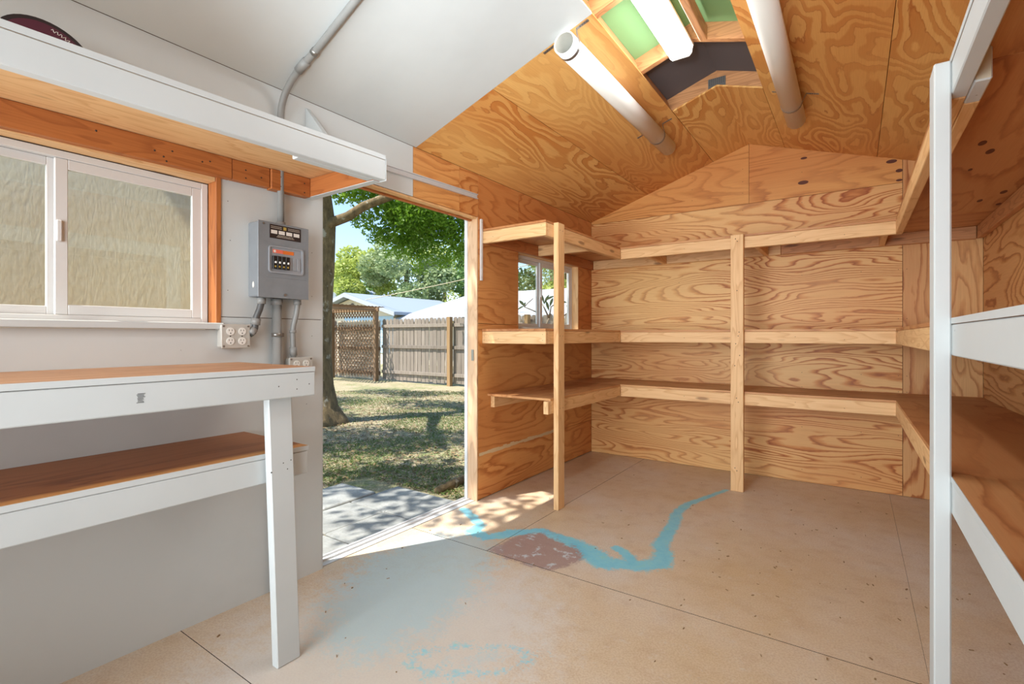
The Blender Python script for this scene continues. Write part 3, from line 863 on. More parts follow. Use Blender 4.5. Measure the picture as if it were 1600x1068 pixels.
# small end cleats carrying the lower board
pr('cleat', (XL - 0.038, YE + 0.03, ZL - PT - B), (XL, YE + 0.064, ZL - PT - 0.001))
pr('sister_board', (XR + 0.039, XRn + 0.06, ZU - PT - B), (XR + 0.076, 2.6, ZU - PT - 0.001))
# knots of the plywood over the right arm
for (x, y, a, b) in [(2.68, 2.70, .03, .013), (2.725, 2.84, .034, .014), (2.70, 3.1, .02, .008), (2.845, 3.84, .035, .012), (2.95, 4.0, .03, .012), (2.915, 3.68, .04, .014)]:
    disc('knot', (x, y, ZU - PT - 0.0006), (0, 0, -1), 1.0, 0.0008, MT['knot'], sh, 14, a, b)

# ================================================================== white painted shelving on the right
ps = empty('painted_shelving', (2.7, 1.0, 0), 'white painted shelf frames along the right wall with an upright in front', 'shelving')
YN = -0.60
for zt, nm in ((ZU, 'u'), (ZM, 'm'), (ZL + 0.036, 'l')):
    zb = zt - PT
    box('shelf_board', (XR + 0.001, YN, zb), (W - 0.001, XRn - 0.003, zt), MT['ply_shelf_y'], ps, 0.001)
    box('shelf_edge', (XR - 0.0015, YN, zb), (XR, XRn - 0.004, zt + 0.0005), MT['white_y'], ps)
    board('face_board', (XR, YN, zb - B), (XR + 0.038, XRn - 0.004, zb - 0.001), 'white', ps)
    board('ledger', (W - 0.038, YN, zb - B), (W - 0.001, XRn - 0.004, zb - 0.001), 'rafter', ps)
    for y in (0.5,):
        board('cross_brace', (XR + 0.039, y, zb - B), (W - 0.04, y + 0.037, zb - 0.001), 'rafter', ps)
board('post', (2.446, 1.846, 0), (2.4845, 1.945, ZU - 0.012), 'white', ps, 0.004)
board('post', (2.446, -0.45, 0), (2.4845, -0.36, ZU - 0.012), 'white', ps, 0.004)
blk = box('splice_block', (XR + 0.039, 1.80, ZU - PT - B), (XR + 0.076, XRn + 0.058, ZU - PT - 0.001), MT['white_y'], ps, 0.004)
box('splice_end', (XR + 0.042, 1.799, ZU - PT - B + 0.004), (XR + 0.073, 1.8, ZU - PT - 0.004), MT['rough_white'], blk)

# ================================================================== workbench (left)
wbn = empty('workbench', (0.28, 0.4, 0), 'white painted workbench with worn wood top below the large window', 'workbench')
BX = 0.572; BZ = 1.084
BY0, BY1 = -0.6, 1.135
tilt = lambda k, y0: (lambda c: (c.x, c.y, c.z + (c.y - y0) * k))
box('bench_top', (0.001, BY0, BZ - 0.018), (BX - 0.004, BY1, BZ), MT['bench_top'], wbn, 0.001)
box('top_edge', (BX - 0.004, BY0, BZ - 0.018), (BX, BY1, BZ), MT['white_y'], wbn, 0.001)
board('apron', (BX - 0.039, BY0, BZ - 0.108), (BX - 0.001, BY1, BZ - 0.0195), 'white', wbn)
board('end_apron', (0.04, BY1 - 0.04, BZ - 0.108), (BX - 0.04, BY1 - 0.002, BZ - 0.0195), 'white', wbn)
lean = lambda c: (c.x - 0.02 * c.z, c.y - 0.024 * c.z, c.z)
board('leg', (0.516, 0.996, 0), (0.552, 1.087, BZ - 0.02), 'white', wbn, 0.004, lean)
board('leg', (0.510, -0.5, 0), (0.548, -0.41, BZ - 0.02), 'white', wbn, 0.004, lambda c: (c.x - 0.016 * c.z, c.y, c.z))
LX = 0.494; LZ = 0.771
lsb = box('lower_shelf', (0.001, BY0, LZ - 0.018), (LX - 0.004, 1.16, LZ), MT['bench_low'], wbn, 0.001)
box('shelf_edge', (LX - 0.004, BY0, LZ - 0.018), (LX, 1.16, LZ), MT['white_y'], wbn, 0.001)
board('lower_apron', (LX - 0.039, BY0, LZ - 0.108), (LX - 0.001, 1.155, LZ - 0.0195), 'white', wbn)
dots('screw_heads', [(BX - 0.001, y, z) for y, z in [(1.06, 1.04), (1.06, 1.005), (.99, 1.02), (1.11, 1.02), (.15, .98)]], (1, 0, 0), wbn, 0.004)
dots('screw_heads', [(0.552 - 0.02 * z, y - 0.024 * z, z) for y, z in [(1.045, .735), (1.06, .71), (1.075, .74), (1.0, .71)]], (1, 0, 0), wbn, 0.004)
# black stamp on the apron
bm = bmesh.new()
for k in range(9):
    add_box(bm, (BX - 0.0012, 0.565 + rng.uniform(-.002, .002), 1.008 + k * 0.0032), (BX - 0.0006, 0.581 + rng.uniform(-.006, .004), 1.0095 + k * 0.0032))
finish('stamp', bm, 'black_plastic', wbn)

# ================================================================== overhead shelf (left)
os_ = empty('overhead_shelf', (0.28, 0.5, 1.86), 'white fronted shelf hung above the large window', 'shelf')
OX = 0.55; OY0, OY1 = -0.6, 1.5
tl = tilt(0.022, 0.3)
box('shelf_board', (0.001, OY0, 1.953), (OX - 0.004, OY1, 1.971), MT['pine_y'], os_, 0.001, tl)
box('shelf_edge', (OX - 0.004, OY0, 1.953), (OX, OY1, 1.973), MT['white_y'], os_, 0.001, tl)
board('face_board', (OX - 0.038, OY0, 1.863), (OX, OY1, 1.9515), 'white', os_, 0.003, tl)
board('face_batten', (OX - 0.076, 1.10, 1.863), (OX - 0.0385, OY1 - 0.04, 1.90), 'white', os_, 0.003, tl)
board('end_board', (0.002, OY1 - 0.038, 1.863), (OX - 0.039, OY1, 1.9515), 'cedar', os_, 0.002, tl)
box('end_board_face', (0.002, OY1, 1.861), (OX, OY1 + 0.004, 1.953), MT['white_x'], os_, 0.001, tl)
box('end_board_edge', (0.002, OY1 - 0.036, 1.8605), (OX - 0.04, OY1, 1.863), MT['white_x'], os_, 0.0, tl)
board('ledger', (0.001, OY0, 1.863), (0.038, 1.09, 1.9515), 'cedar', os_, 0.002, tl)
board('ledger_block', (0.001, 1.092, 1.863), (0.036, 1.26, 1.9515), 'cedar', os_, 0.002, tl)
board('ledger_block', (0.001, 1.263, 1.858), (0.045, OY1 - 0.039, 1.9515), 'cedar', os_, 0.002, tl)
prism('bracket', [(0.001, 1.998), (0.30, 1.998), (0.30, 2.01), (0.001, 2.34)], 1.465, 1.49, 'y', MT['white_z'], os_)
dots('screw_heads', [(0.0385, y, z) for y, z in [(.62, 1.93), (.80, 1.915), (.83, 1.90), (.86, 1.93), (.84, 1.885), (.97, 1.92), (1.0, 1.93)]] + [(0.0365, y, z) for y, z in [(1.15, 1.935), (1.15, 1.9), (1.22, 1.92)]] + [(0.0455, y, z) for y, z in [(1.31, 1.945), (1.31, 1.9), (1.43, 1.945), (1.43, 1.9)]], (1, 0, 0), os_, 0.005)

# round tin leaning on that shelf
rt = empty('round_tin', (0.15, 0.43, 1.976), 'round maroon lid with dark rim and pale lettering on the overhead shelf', 'lid')
nv = Vector((0.95, 0.0, 0.32)).normalized()
cc = Vector((0.13, 0.462, 2.098))
disc('rim', cc, nv, 0.117, 0.022, MT['rim_dark'], rt, 40)
disc('edge_band', cc - nv * 0.006, nv, 0.1195, 0.02, MT['beige'], rt, 40)
disc('face', cc + nv * 0.0222, nv, 0.103, 0.001, MT['maroon'], rt, 40)
bm = bmesh.new()
ua = nv.cross(Vector((0, 0, 1))).normalized(); ub = nv.cross(ua) * -1
if ub.z < 0: ub = -ub
if ua.y < 0: ua = -ua
pp = []
for k in range(30):
    a = math.radians(78 - k * 1.9); r = 0.088 + 0.006 * math.sin(k * 1.7)
    pp.append(cc + nv * 0.0238 + (ua * math.cos(a) + ub * math.sin(a)) * r)
sweep(bm, pp, 0.0011, 5)
finish('lettering', bm, 'label_box', rt)

# ================================================================== electrics
bp = empty('breaker_panel', (0.045, 1.29, 1.377), 'grey metal breaker panel with black breakers on the white wall', 'breaker panel')
PX0, PX1, PY0_, PY1_, PZ0, PZ1 = 0.0005, 0.092, 1.178, 1.418, 1.376, 1.712
box('body', (PX0, PY0_, PZ0), (PX1 - 0.004, PY1_, PZ1), MT['panel_grey'], bp, 0.004)
cv = box('cover', (PX1 - 0.0035, PY0_ - 0.004, PZ0 - 0.003), (PX1, PY1_ + 0.004, PZ1 + 0.002), MT['panel_grey'], bp, 0.0015)
XF = PX1
lab = box('label_plate', (XF, 1.227, 1.643), (XF + 0.0012, 1.380, 1.705), MT['label_black'], bp)
for k in range(4):
    y = 1.233 + k * 0.0365
    box('label_window', (XF + 0.0012, y, 1.664), (XF + 0.0018, y + 0.029, 1.680), MT['label_box'], lab)
box('label_emblem', (XF + 0.0012, 1.292, 1.686), (XF + 0.0018, 1.306, 1.700), MT['gold'], lab)
bm = bmesh.new()
for (a, b, z) in [(1.233, 1.284, 1.695), (1.233, 1.284, 1.688), (1.315, 1.373, 1.695), (1.315, 1.373, 1.688), (1.265, 1.340, 1.656), (1.260, 1.345, 1.650)]:
    y = a
    while y < b:
        w_ = rng.uniform(.002, .006); add_box(bm, (XF + 0.0012, y, z), (XF + 0.0016, min(y + w_, b), z + 0.003)); y += w_ + 0.0015
finish('label_print', bm, 'label_text', lab)['kind'] = 'stuff'
# recessed breaker well
def rrect(y0, y1, z0, z1, r, n=5):
    pts = []
    for cy, cz, a0 in ((y1 - r, z1 - r, 0), (y0 + r, z1 - r, 90), (y0 + r, z0 + r, 180), (y1 - r, z0 + r, 270)):
        for k in range(n + 1):
            a = math.radians(a0 + 90 * k / n); pts.append((cy + r * math.cos(a), cz + r * math.sin(a)))
    return pts
bm = bmesh.new()
o_ = rrect(1.221, 1.392, 1.486, 1.609, 0.014); i_ = rrect(1.227, 1.384, 1.493, 1.603, 0.010)
vo = [bm.verts.new((XF, y, z)) for y, z in o_]; vm = [bm.verts.new((XF + 0.006, y, z)) for y, z in o_]
vi = [bm.verts.new((XF + 0.006, y, z)) for y, z in i_]; vb = [bm.verts.new((XF + 0.0008, y, z)) for y, z in i_]
n = len(o_)
for k in range(n):
    j = (k + 1) % n
    for a, b in ((vo, vm), (vm, vi), (vi, vb)): bm.faces.new((a[k], a[j], b[j], b[k]))
bm.faces.new(vb)
bmesh.ops.recalc_face_normals(bm, faces=bm.faces)
well = finish('breaker_frame', bm, 'panel_light', bp)
box('warning_sticker', (XF + 0.001, 1.241, 1.577), (XF + 0.0022, 1.290, 1.593), MT['salmon'], well)
box('warning_sticker', (XF + 0.001, 1.2905, 1.576), (XF + 0.0022, 1.343, 1.592), MT['orange'], well)
disc('sticker_badge', (XF + 0.0022, 1.250, 1.585), (1, 0, 0), 0.006, 0.0005, MT['label_box'], well, 10)
for k in range(4):
    y = 1.238 + k * 0.0202
    br = box('breaker', (XF + 0.0009, y, 1.504), (XF + 0.012, y + 0.0192, 1.563), MT['black_plastic'], bp, 0.001)
    box('toggle', (XF + 0.012, y + 0.006, 1.529), (XF + 0.018, y + 0.0135, 1.538), MT['white_plastic'], br, 0.001)
    disc('rating_mark', (XF + 0.0121, y + 0.0098, 1.515), (1, 0, 0), 0.0045, 0.0004, MT['gold'], br, 8)
for k in range(3):
    y = 1.320 + k * 0.0190
    box('filler_blank', (XF + 0.0009, y, 1.504), (XF + 0.004, y + 0.0172, 1.563), MT['panel_light'], bp, 0.001)
box('fold_line', (XF, 1.214, 1.467), (XF + 0.003, 1.410, 1.4695), MT['panel_light'], bp, 0.0008)
disc('cover_screw', (XF, 1.299, 1.389), (1, 0, 0), 0.006, 0.004, MT['steel'], bp, 10)
disc('cover_screw', (XF, 1.197, 1.702), (1, 0, 0), 0.004, 0.003, MT['steel'], bp, 10)
disc('knockout', (0.045, PY0_ + 0.0005, 1.43), (0, -1, 0), 0.014, 0.0012, MT['label_box'], bp, 14, 0.55, 1.0)

# conduits
def conduit(name, label, path, r, mat='conduit', fittings=(), straps=()):
    t = empty(name, path[0], label, 'conduit')
    tube('pipe', path, r, MT[mat], t)
    for (p, q, rr) in fittings: tube('fitting', [p, q], rr, MT['conduit'], t, 14)
    for i, (p, q, rr) in enumerate(straps): tube('strap', [p, q], rr, MT['steel'], t, 14)
    return t
cz = lambda x: E + S * x
path = [(0.032, 1.315, 1.7145), (0.032, 1.315, 2.20)] + arc((0.032, 1.315, 2.24), (0.035, 1.318, cz(.035) - 0.03), (0.20, 1.318, cz(.2) - 0.022), 10) + [(0.3, 1.318, cz(.3) - 0.02), (0.95, 1.275, cz(.95) - 0.02), (1.22, 1.26, cz(1.22) - 0.02)]
c1 = conduit('supply_conduit', 'grey conduit rising from the breaker panel and bending along the ceiling', path, 0.0155, 'conduit',
        [((0.032, 1.315, 1.7145), (0.032, 1.315, 1.735), 0.021), ((0.17, 1.318, cz(.17) - 0.024), (0.235, 1.318, cz(.235) - 0.021), 0.0195)],
        [((0.285, 1.318, cz(.285) - 0.0205), (0.305, 1.318, cz(.305) - 0.02), 0.0185)])
c2 = conduit('drop_conduit', 'thick grey conduit dropping straight from the panel behind the workbench',
        [(0.028, 1.298, 1.3725), (0.028, 1.298, 0.002)], 0.021, 'conduit',
        [((0.028, 1.298, 1.3725), (0.028, 1.298, 1.345), 0.0265)], [((0.028, 1.298, 1.196), (0.028, 1.298, 1.214), 0.0235)])
box('strap_ear', (0.0005, 1.324, 1.196), (0.01, 1.345, 1.214), MT['steel'], c2)
c3 = conduit('outlet_conduit', 'short dark conduit from the panel to the square outlet box',
        [(0.05, 1.212, 1.3725), (0.05, 1.212, 1.35), (0.048, 1.205, 1.32), (0.045, 1.192, 1.285), (0.042, 1.19, 1.26), (0.04, 1.188, 1.235), (0.04, 1.18, 1.218), (0.04, 1.1655, 1.207)], 0.014, 'conduit_dark',
        [((0.05, 1.212, 1.3725), (0.05, 1.212, 1.345), 0.019), ((0.043, 1.192, 1.279), (0.0415, 1.189, 1.25), 0.02), ((0.0405, 1.186, 1.232), (0.04, 1.168, 1.21), 0.0165)])
c4 = conduit('side_conduit', 'slim bent grey conduit from the panel to the outlet box behind the bench end',
        [(0.045, 1.392, 1.3725), (0.045, 1.392, 1.34), (0.042, 1.387, 1.30), (0.038, 1.377, 1.255), (0.034, 1.374, 1.22), (0.034, 1.376, 1.16), (0.035, 1.378, 1.0985)], 0.0125, 'conduit',
        [((0.045, 1.392, 1.3725), (0.045, 1.392, 1.35), 0.0175), ((0.0345, 1.374, 1.228), (0.0345, 1.3745, 1.215), 0.016), ((0.034, 1.3765, 1.145), (0.035, 1.378, 1.105), 0.017)])

def outlet_box(label, y0, z0, w=0.118, h=0.1, dp=0.046):
    t = empty('outlet_box', (dp / 2, y0 + w / 2, z0), label, 'outlet')
    box('body', (0.0005, y0, z0), (dp - 0.003, y0 + w, z0 + h), MT['outlet_steel'], t, 0.006)
    box('cover_plate', (dp - 0.0029, y0 - 0.002, z0 - 0.002), (dp + 0.002, y0 + w + 0.002, z0 + h + 0.002), MT['outlet_steel'], t, 0.002)
    for iy in (0.29, 0.71):
        for iz in (0.29, 0.71):
            cy, cz_ = y0 + w * iy, z0 + h * iz
            r = disc('receptacle', (dp + 0.002, cy, cz_), (1, 0, 0), 0.0165, 0.003, MT['white_plastic'], t, 16)
            for dy in (-0.006, 0.006):
                box('slot', (dp + 0.005, cy + dy - 0.001, cz_ + 0.001), (dp + 0.0054, cy + dy + 0.001, cz_ + 0.008), MT['dark'], r)
            disc('ground_hole', (dp + 0.005, cy, cz_ - 0.008), (1, 0, 0), 0.0026, 0.0004, MT['dark'], r, 8)
        disc('plate_screw', (dp + 0.002, y0 + w * iy, z0 + h * 0.5), (1, 0, 0), 0.0028, 0.001, MT['screw'], t, 8)
    for iy in (0.06, 0.94):
        for iz in (0.07, 0.93):
            disc('plate_screw', (dp + 0.002, y0 + w * iy, z0 + h * iz), (1, 0, 0), 0.0045, 0.0012, MT['steel'], t, 8)
    return t
outlet_box('worn square outlet box with four sockets under the window corner', 1.043, 1.149)
outlet_box('outlet box half hidden behind the end of the workbench', 1.352, 0.995)

# ================================================================== ceiling pipes with strap hangers, and the lamp
PR = 0.058
def pvc_pipe(label, x, z, y0, y1):
    t = empty('pvc_pipe', (x, (y0 + y1) / 2, z - PR), label, 'pipe')
    bm = bmesh.new()
    seg = 36
    rings = []
    for (y, r) in ((y0, PR - 0.007), (y0, PR), (y1, PR), (y1, PR - 0.007)):
        rings.append([bm.verts.new((x + r * math.cos(2 * math.pi * k / seg), y, z + r * math.sin(2 * math.pi * k / seg))) for k in range(seg)])
    for a, b in ((0, 1), (1, 2), (2, 3)):
        for k in range(seg): bm.faces.new((rings[a][k], rings[a][(k + 1) % seg], rings[b][(k + 1) % seg], rings[b][k]))
    bmesh.ops.recalc_face_normals(bm, faces=bm.faces)
    o = finish('tube_wall', bm, 'pvc', t)
    for p in o.data.polygons: p.use_smooth = abs(p.normal.y) < 0.5
    bm = bmesh.new()
    r0 = [bm.verts.new((x + (PR - 0.007) * math.cos(2 * math.pi * k / seg), y0, z + (PR - 0.007) * math.sin(2 * math.pi * k / seg))) for k in range(seg)]
    r1 = [bm.verts.new((v.co.x, y1, v.co.z)) for v in r0]
    for k in range(seg): bm.faces.new((r0[k], r1[k], r1[(k + 1) % seg], r0[(k + 1) % seg]))
    finish('bore', bm, 'pvc_in', t, True)
    return t
PLX, PLZ, PRX, PRZ = 1.068, 2.659, 1.932, 2.659
pvc_pipe('white plastic pipe strapped to the ceiling nearer the white sheet', PLX, PLZ, 2.19, 3.87)
pvc_pipe('white plastic pipe strapped to the right-hand ceiling slope', PRX, PRZ, 1.95, 3.87)

def hanger(label, side, px, pz, y):
    t = empty('hanger_strap', (px, y, pz - PR), label, 'strap', 'perforated pipe hanger straps')
    bm = bmesh.new()
    w = 0.009
    # local slope frame
    sx = (1, S) if side == 'L' else (1, -S)
    ux = Vector((sx[0], 0, sx[1])).normalized(); up = Vector((-ux.z, 0, ux.x))
    c = Vector((px, y, pz))
    # distance to ceiling
    surf = (E + S * px) if side == 'L' else (E + S * (W - px))
    dd = (surf - pz) / SN
    R = PR + 0.0015
    pts = [c + ux * -0.135 + up * (dd - 0.001), c + ux * -(R + 0.006) + up * (dd - 0.001), c + ux * -R + up * (dd * 0.55)]
    for k in range(0, 13):
        a = math.pi + math.pi * k / 12
        pts.append(c + ux * (R * math.cos(a)) + up * (R * math.sin(a)))
    pts += [c + ux * R + up * (dd * 0.55), c + ux * (R + 0.006) + up * (dd - 0.001), c + ux * 0.135 + up * (dd - 0.001)]
    a_ = [bm.verts.new(p + Vector((0, -w, 0))) for p in pts]; b_ = [bm.verts.new(p + Vector((0, w, 0))) for p in pts]
    for k in range(len(pts) - 1): bm.faces.new((a_[k], a_[k + 1], b_[k + 1], b_[k]))
    o = finish('band', bm, 'steel', t)
    md = o.modifiers.new('thick', 'SOLIDIFY'); md.thickness = 0.0012
    dots('strap_holes', [c + ux * s + up * (dd - 0.0025) for s in (-.125, -.112, -.099, -.086, .086, .099, .112, .125)], -up, t, 0.0035, 'dark')
    return t
hanger('perforated metal strap holding the near open end of the left pipe', 'L', PLX, PLZ, 2.242)
hanger('perforated metal strap around the far end of the left pipe', 'L', PLX, PLZ, 3.60)
hanger('perforated metal strap around the far end of the right pipe', 'R', PRX, PRZ, 3.57)

lf = empty('strip_light', (1.44, 2.3, 2.79), 'lit fluorescent strip light hung in the ridge opening', 'light')
LXa, LXb, LYa, LYb = 1.372, 1.50, 1.70, 2.915
prism('housing', [(LXa - 0.006, 2.846), (LXb + 0.006, 2.846), (LXb + 0.006, 2.862), (LXa - 0.006, 2.862)], LYa, LYb, 'y', MT['white_plastic'], lf)
prism('lens', [(LXa, 2.845), (LXa + 0.004, 2.812), (LXa + 0.018, 2.797), (LXb - 0.018, 2.797), (LXb - 0.004, 2.812), (LXb, 2.845)], LYa + 0.004, LYb - 0.010, 'y', MT['lens'], lf)
prism('end_cap', [(LXa - 0.003, 2.845), (LXa + 0.002, 2.810), (LXa + 0.017, 2.794), (LXb - 0.017, 2.794), (LXb - 0.002, 2.810), (LXb + 0.003, 2.845)], LYb - 0.009, LYb, 'y', MT['white_plastic'], lf)
prism('end_cap', [(LXa - 0.003, 2.845), (LXa + 0.002, 2.810), (LXa + 0.017, 2.794), (LXb - 0.017, 2.794), (LXb - 0.002, 2.810), (LXb + 0.003, 2.845)], LYa, LYa + 0.003, 'y', MT['white_plastic'], lf)

# ================================================================== OUTDOORS
grd = box('ground', (-60, -25, G - 0.3), (25, 70, G), MT['ground'])
tag(grd, 'bare sandy yard soil with patchy turf', 'ground', kind='structure')

# concrete stepping slabs by the door
slabs = [(-1.50, -1.052, 2.30, 2.80, 'pale concrete slab farthest from the doorway, beside the turf'), (-1.046, -0.65, 2.535, 3.03, 'pale concrete slab with two free edges beside the log edging'),
         (-1.046, -0.65, 2.03, 2.527, 'concrete slab in the middle of the paving outside the doorway'), (-0.642, -0.14, 2.527, 3.0, 'concrete slab against the far end of the threshold'),
         (-0.642, -0.14, 2.02, 2.52, 'concrete slab against the middle of the threshold'), (-0.642, -0.14, 1.5, 2.012, 'concrete slab against the near end of the threshold'),
         (-1.046, -0.65, 1.5, 2.022, 'concrete slab mostly hidden behind the white wall edge')]
for (x0, x1, y0, y1, lb) in slabs:
    dz = rng.uniform(-.006, .006)
    o = box('concrete_slab', (x0, y0, G - 0.03), (x1, y1, G + 0.018 + dz), MT['concrete'], None, 0.008)
    tag(o, lb, 'paving slab', 'concrete slabs outside the door')
# log edging
bm = bmesh.new()
sweep(bm, [(-0.64, 3.10, G + 0.02), (-0.645, 3.25, G + 0.03), (-0.652, 3.45, G + 0.028), (-0.66, 3.75, G + 0.02)], [0.035, 0.042, 0.042, 0.036], 10, True, 0.15, rng)
bmesh.ops.recalc_face_normals(bm, faces=bm.faces)
tag(finish('edging_log', bm, 'bark', None, True), 'short weathered log lying at the edge of the slabs', 'log')

# leaf helper
def leaf_mesh(name, pts, sizes, mat, parent=None, seed=1, droop=0.3, aspect=0.45, kind='stuff', flat=False):
    r = np.random.default_rng(seed)
    n = len(pts)
    d = r.normal(size=(n, 3)); d[:, 2] = d[:, 2] * (0.15 if flat else 0.7) - (0 if flat else droop)
    d /= np.linalg.norm(d, axis=1)[:, None]
    q = r.normal(size=(n, 3))
    if flat: q[:, 2] *= 0.2
    s = np.cross(d, q); s /= np.linalg.norm(s, axis=1)[:, None] + 1e-9
    if flat:
        s = np.cross(d, np.tile([[0, 0, 1.0]], (n, 1)) + r.normal(size=(n, 3)) * 0.25); s /= np.linalg.norm(s, axis=1)[:, None]
    L = sizes[:, None]
    v = np.empty((n, 4, 3))
    v[:, 0] = pts - d * L * 0.5; v[:, 1] = pts + s * L * aspect * 0.5; v[:, 2] = pts + d * L * 0.5; v[:, 3] = pts - s * L * aspect * 0.5
    v = v.reshape(-1, 3)
    org = np.array([pts[:, 0].mean(), pts[:, 1].mean(), pts[:, 2].min()])
    me = bpy.data.meshes.new(name)
    me.vertices.add(n * 4); me.vertices.foreach_set('co', (v - org).astype(np.float32).ravel())
    me.loops.add(n * 4); me.loops.foreach_set('vertex_index', np.arange(n * 4, dtype=np.int32))
    me.polygons.add(n); me.polygons.foreach_set('loop_start', np.arange(0, n * 4, 4, dtype=np.int32)); me.polygons.foreach_set('loop_total', np.full(n, 4, dtype=np.int32))
    me.update(calc_edges=True)
    me.materials.append(MT[mat])
    o = bpy.data.objects.new(name, me); COL.objects.link(o)
    if parent is not None:
        o.parent = parent; o.location = Vector(org) - wloc(parent)
    else: o.location = Vector(org)
    if kind: o['kind'] = kind
    return o

def blob_points(blobs, n, seed, shell=0.35):
    r = np.random.default_rng(seed)
    vol = np.array([b[3] * b[4] * b[5] for b in blobs]); pr_ = vol / vol.sum()
    out = []
    for b, k in zip(blobs, r.multinomial(n, pr_)):
        u = r.normal(size=(k, 3)); u /= np.linalg.norm(u, axis=1)[:, None]
        rad = r.uniform(shell, 1, size=(k, 1)) ** 0.6
        out.append(np.array(b[:3]) + u * rad * np.array(b[3:6]))
    return np.concatenate(out)

# the oak by the door
oak = empty('oak_tree', (-4.5, 4.62, G), 'large oak with lichened trunk and low leafy branch outside the doorway', 'tree')
bm = bmesh.new()
def lat(f, l, z): # position from forward/right offsets of the measured trunk line
    th = 0.6033
    return (2.262 - math.sin(th) * f + math.cos(th) * l, math.cos(th) * f + math.sin(th) * l, z)
tp = [lat(7.65, -2.99, -0.25), lat(7.65, -2.985, -0.05), lat(7.65, -2.98, 0.12), lat(7.65, -2.985, 0.45), lat(7.65, -2.99, 0.9), lat(7.65, -2.985, 1.6), lat(7.65, -2.96, 2.3), lat(7.65, -2.96, 2.9), lat(7.65, -3.0, 3.6), lat(7.65, -3.1, 4.6), lat(7.6, -3.0, 5.8)]
sweep(bm, tp, [0.52, 0.44, 0.31, 0.235, 0.215, 0.215, 0.235, 0.23, 0.19, 0.15, 0.08], 20, True, 0.12, rng)
bmesh.ops.recalc_face_normals(bm, faces=bm.faces)
finish('trunk', bm, 'bark', oak, True)
def limb(path, radii, name='branch'):
    bm = bmesh.new(); sweep(bm, path, radii, 10, True, 0.1, rng); bmesh.ops.recalc_face_normals(bm, faces=bm.faces)
    return finish(name, bm, 'bark', oak, True)
limb([lat(7.6, -2.95, 2.75), lat(7.6, -2.75, 2.93), lat(7.6, -2.5, 3.02), lat(7.6, -2.28, 3.17), lat(7.6, -2.0, 3.28), lat(7.55, -1.7, 3.36), lat(7.5, -1.2, 3.5), lat(7.3, -0.5, 3.75)], [0.1, 0.085, 0.075, 0.07, 0.066, 0.06, 0.05, 0.03])
limb([lat(7.6, -3.0, 3.4), lat(7.0, -3.2, 4.0), lat(6.0, -3.4, 4.6), lat(4.6, -3.2, 5.0)], [0.12, 0.1, 0.07, 0.03])
limb([lat(7.6, -3.0, 3.6), lat(8.4, -2.4, 4.3), lat(9.4, -1.6, 4.9)], [0.11, 0.08, 0.03])
limb([lat(7.6, -3.0, 4.2), lat(7.4, -4.0, 4.9), lat(7.2, -5.0, 5.4)], [0.1, 0.07, 0.03])
# foliage: a low curtain right of the trunk and a broad crown above
low_b = []
rb = random.Random(11)
def blob(f, l, z, a, b, c): p = lat(f, l, z); low_b.append((p[0], p[1], p[2], a, b, c))
def pblob(px, py, f, a):
    blob(f, (px - 800) / 778.29 * f, 1.2 + (524.6 - py) / 778.29 * f, a, a, a * 0.72)
for (px, py, f, a) in [(530, 300, 8.6, .30), (545, 275, 8.4, .4), (570, 300, 8.2, .4), (600, 330, 8.3, .34), (585, 285, 8.5, .42), (625, 310, 8.2, .4), (565, 345, 8.6, .24), (590, 365, 8.4, .26), (615, 365, 8.4, .34), (640, 340, 8.2, .4), (640, 385, 8.5, .32), (665, 360, 8.4, .4), (660, 400, 8.6, .26), (655, 420, 8.8, .16), (690, 345, 8.3, .42), (700, 385, 8.5, .34), (725, 360, 8.3, .42), (735, 395, 8.6, .3), (690, 410, 8.7, .18), (720, 300, 8.2, .45), (760, 340, 8.4, .45), (670, 300, 8.4, .45), (620, 270, 8.4, .45), (700, 260, 8.4, .5), (760, 280, 8.4, .5), (810, 330, 8.6, .4), (612, 395, 8.7, .17)]:
    pblob(px, py, f, a)
P1 = blob_points(low_b, 21000, 3, 0.15)
r_ = np.random.default_rng(5)
leaf_mesh('low_foliage', P1, r_.uniform(.05, .10, len(P1)), 'leaf_near', oak, 6, 0.55)
crown = []
for k in range(46):
    a = rb.uniform(0, 2 * math.pi); rr = 4.4 * math.sqrt(rb.random())
    x, y = -4.4 + rr * math.cos(a), 4.4 + rr * math.sin(a)
    if x > -0.9 and y < 5.0: continue
    crown.append((x, y, 4.6 + rb.uniform(-.5, 1.6) - 0.05 * rr, rb.uniform(.6, 1.0), rb.uniform(.6, 1.0), rb.uniform(.35, .6)))
crown += [(-1.3, .75, 4.95, .55, .5, .3), (-1.9, 1.5, 4.8, .5, .6, .3), (-.9, .1, 5.2, .5, .5, .3), (-1.7, .2, 5.0, .6, .6, .3), (-2.4, .9, 4.9, .6, .6, .35), (-1.2, 1.6, 4.6, .35, .35, .25)]
P2 = blob_points(crown, 30000, 8, 0.1)
leaf_mesh('crown', P2, r_.uniform(.09, .16, len(P2)), 'leaf_near', oak, 9, 0.25, 0.55)

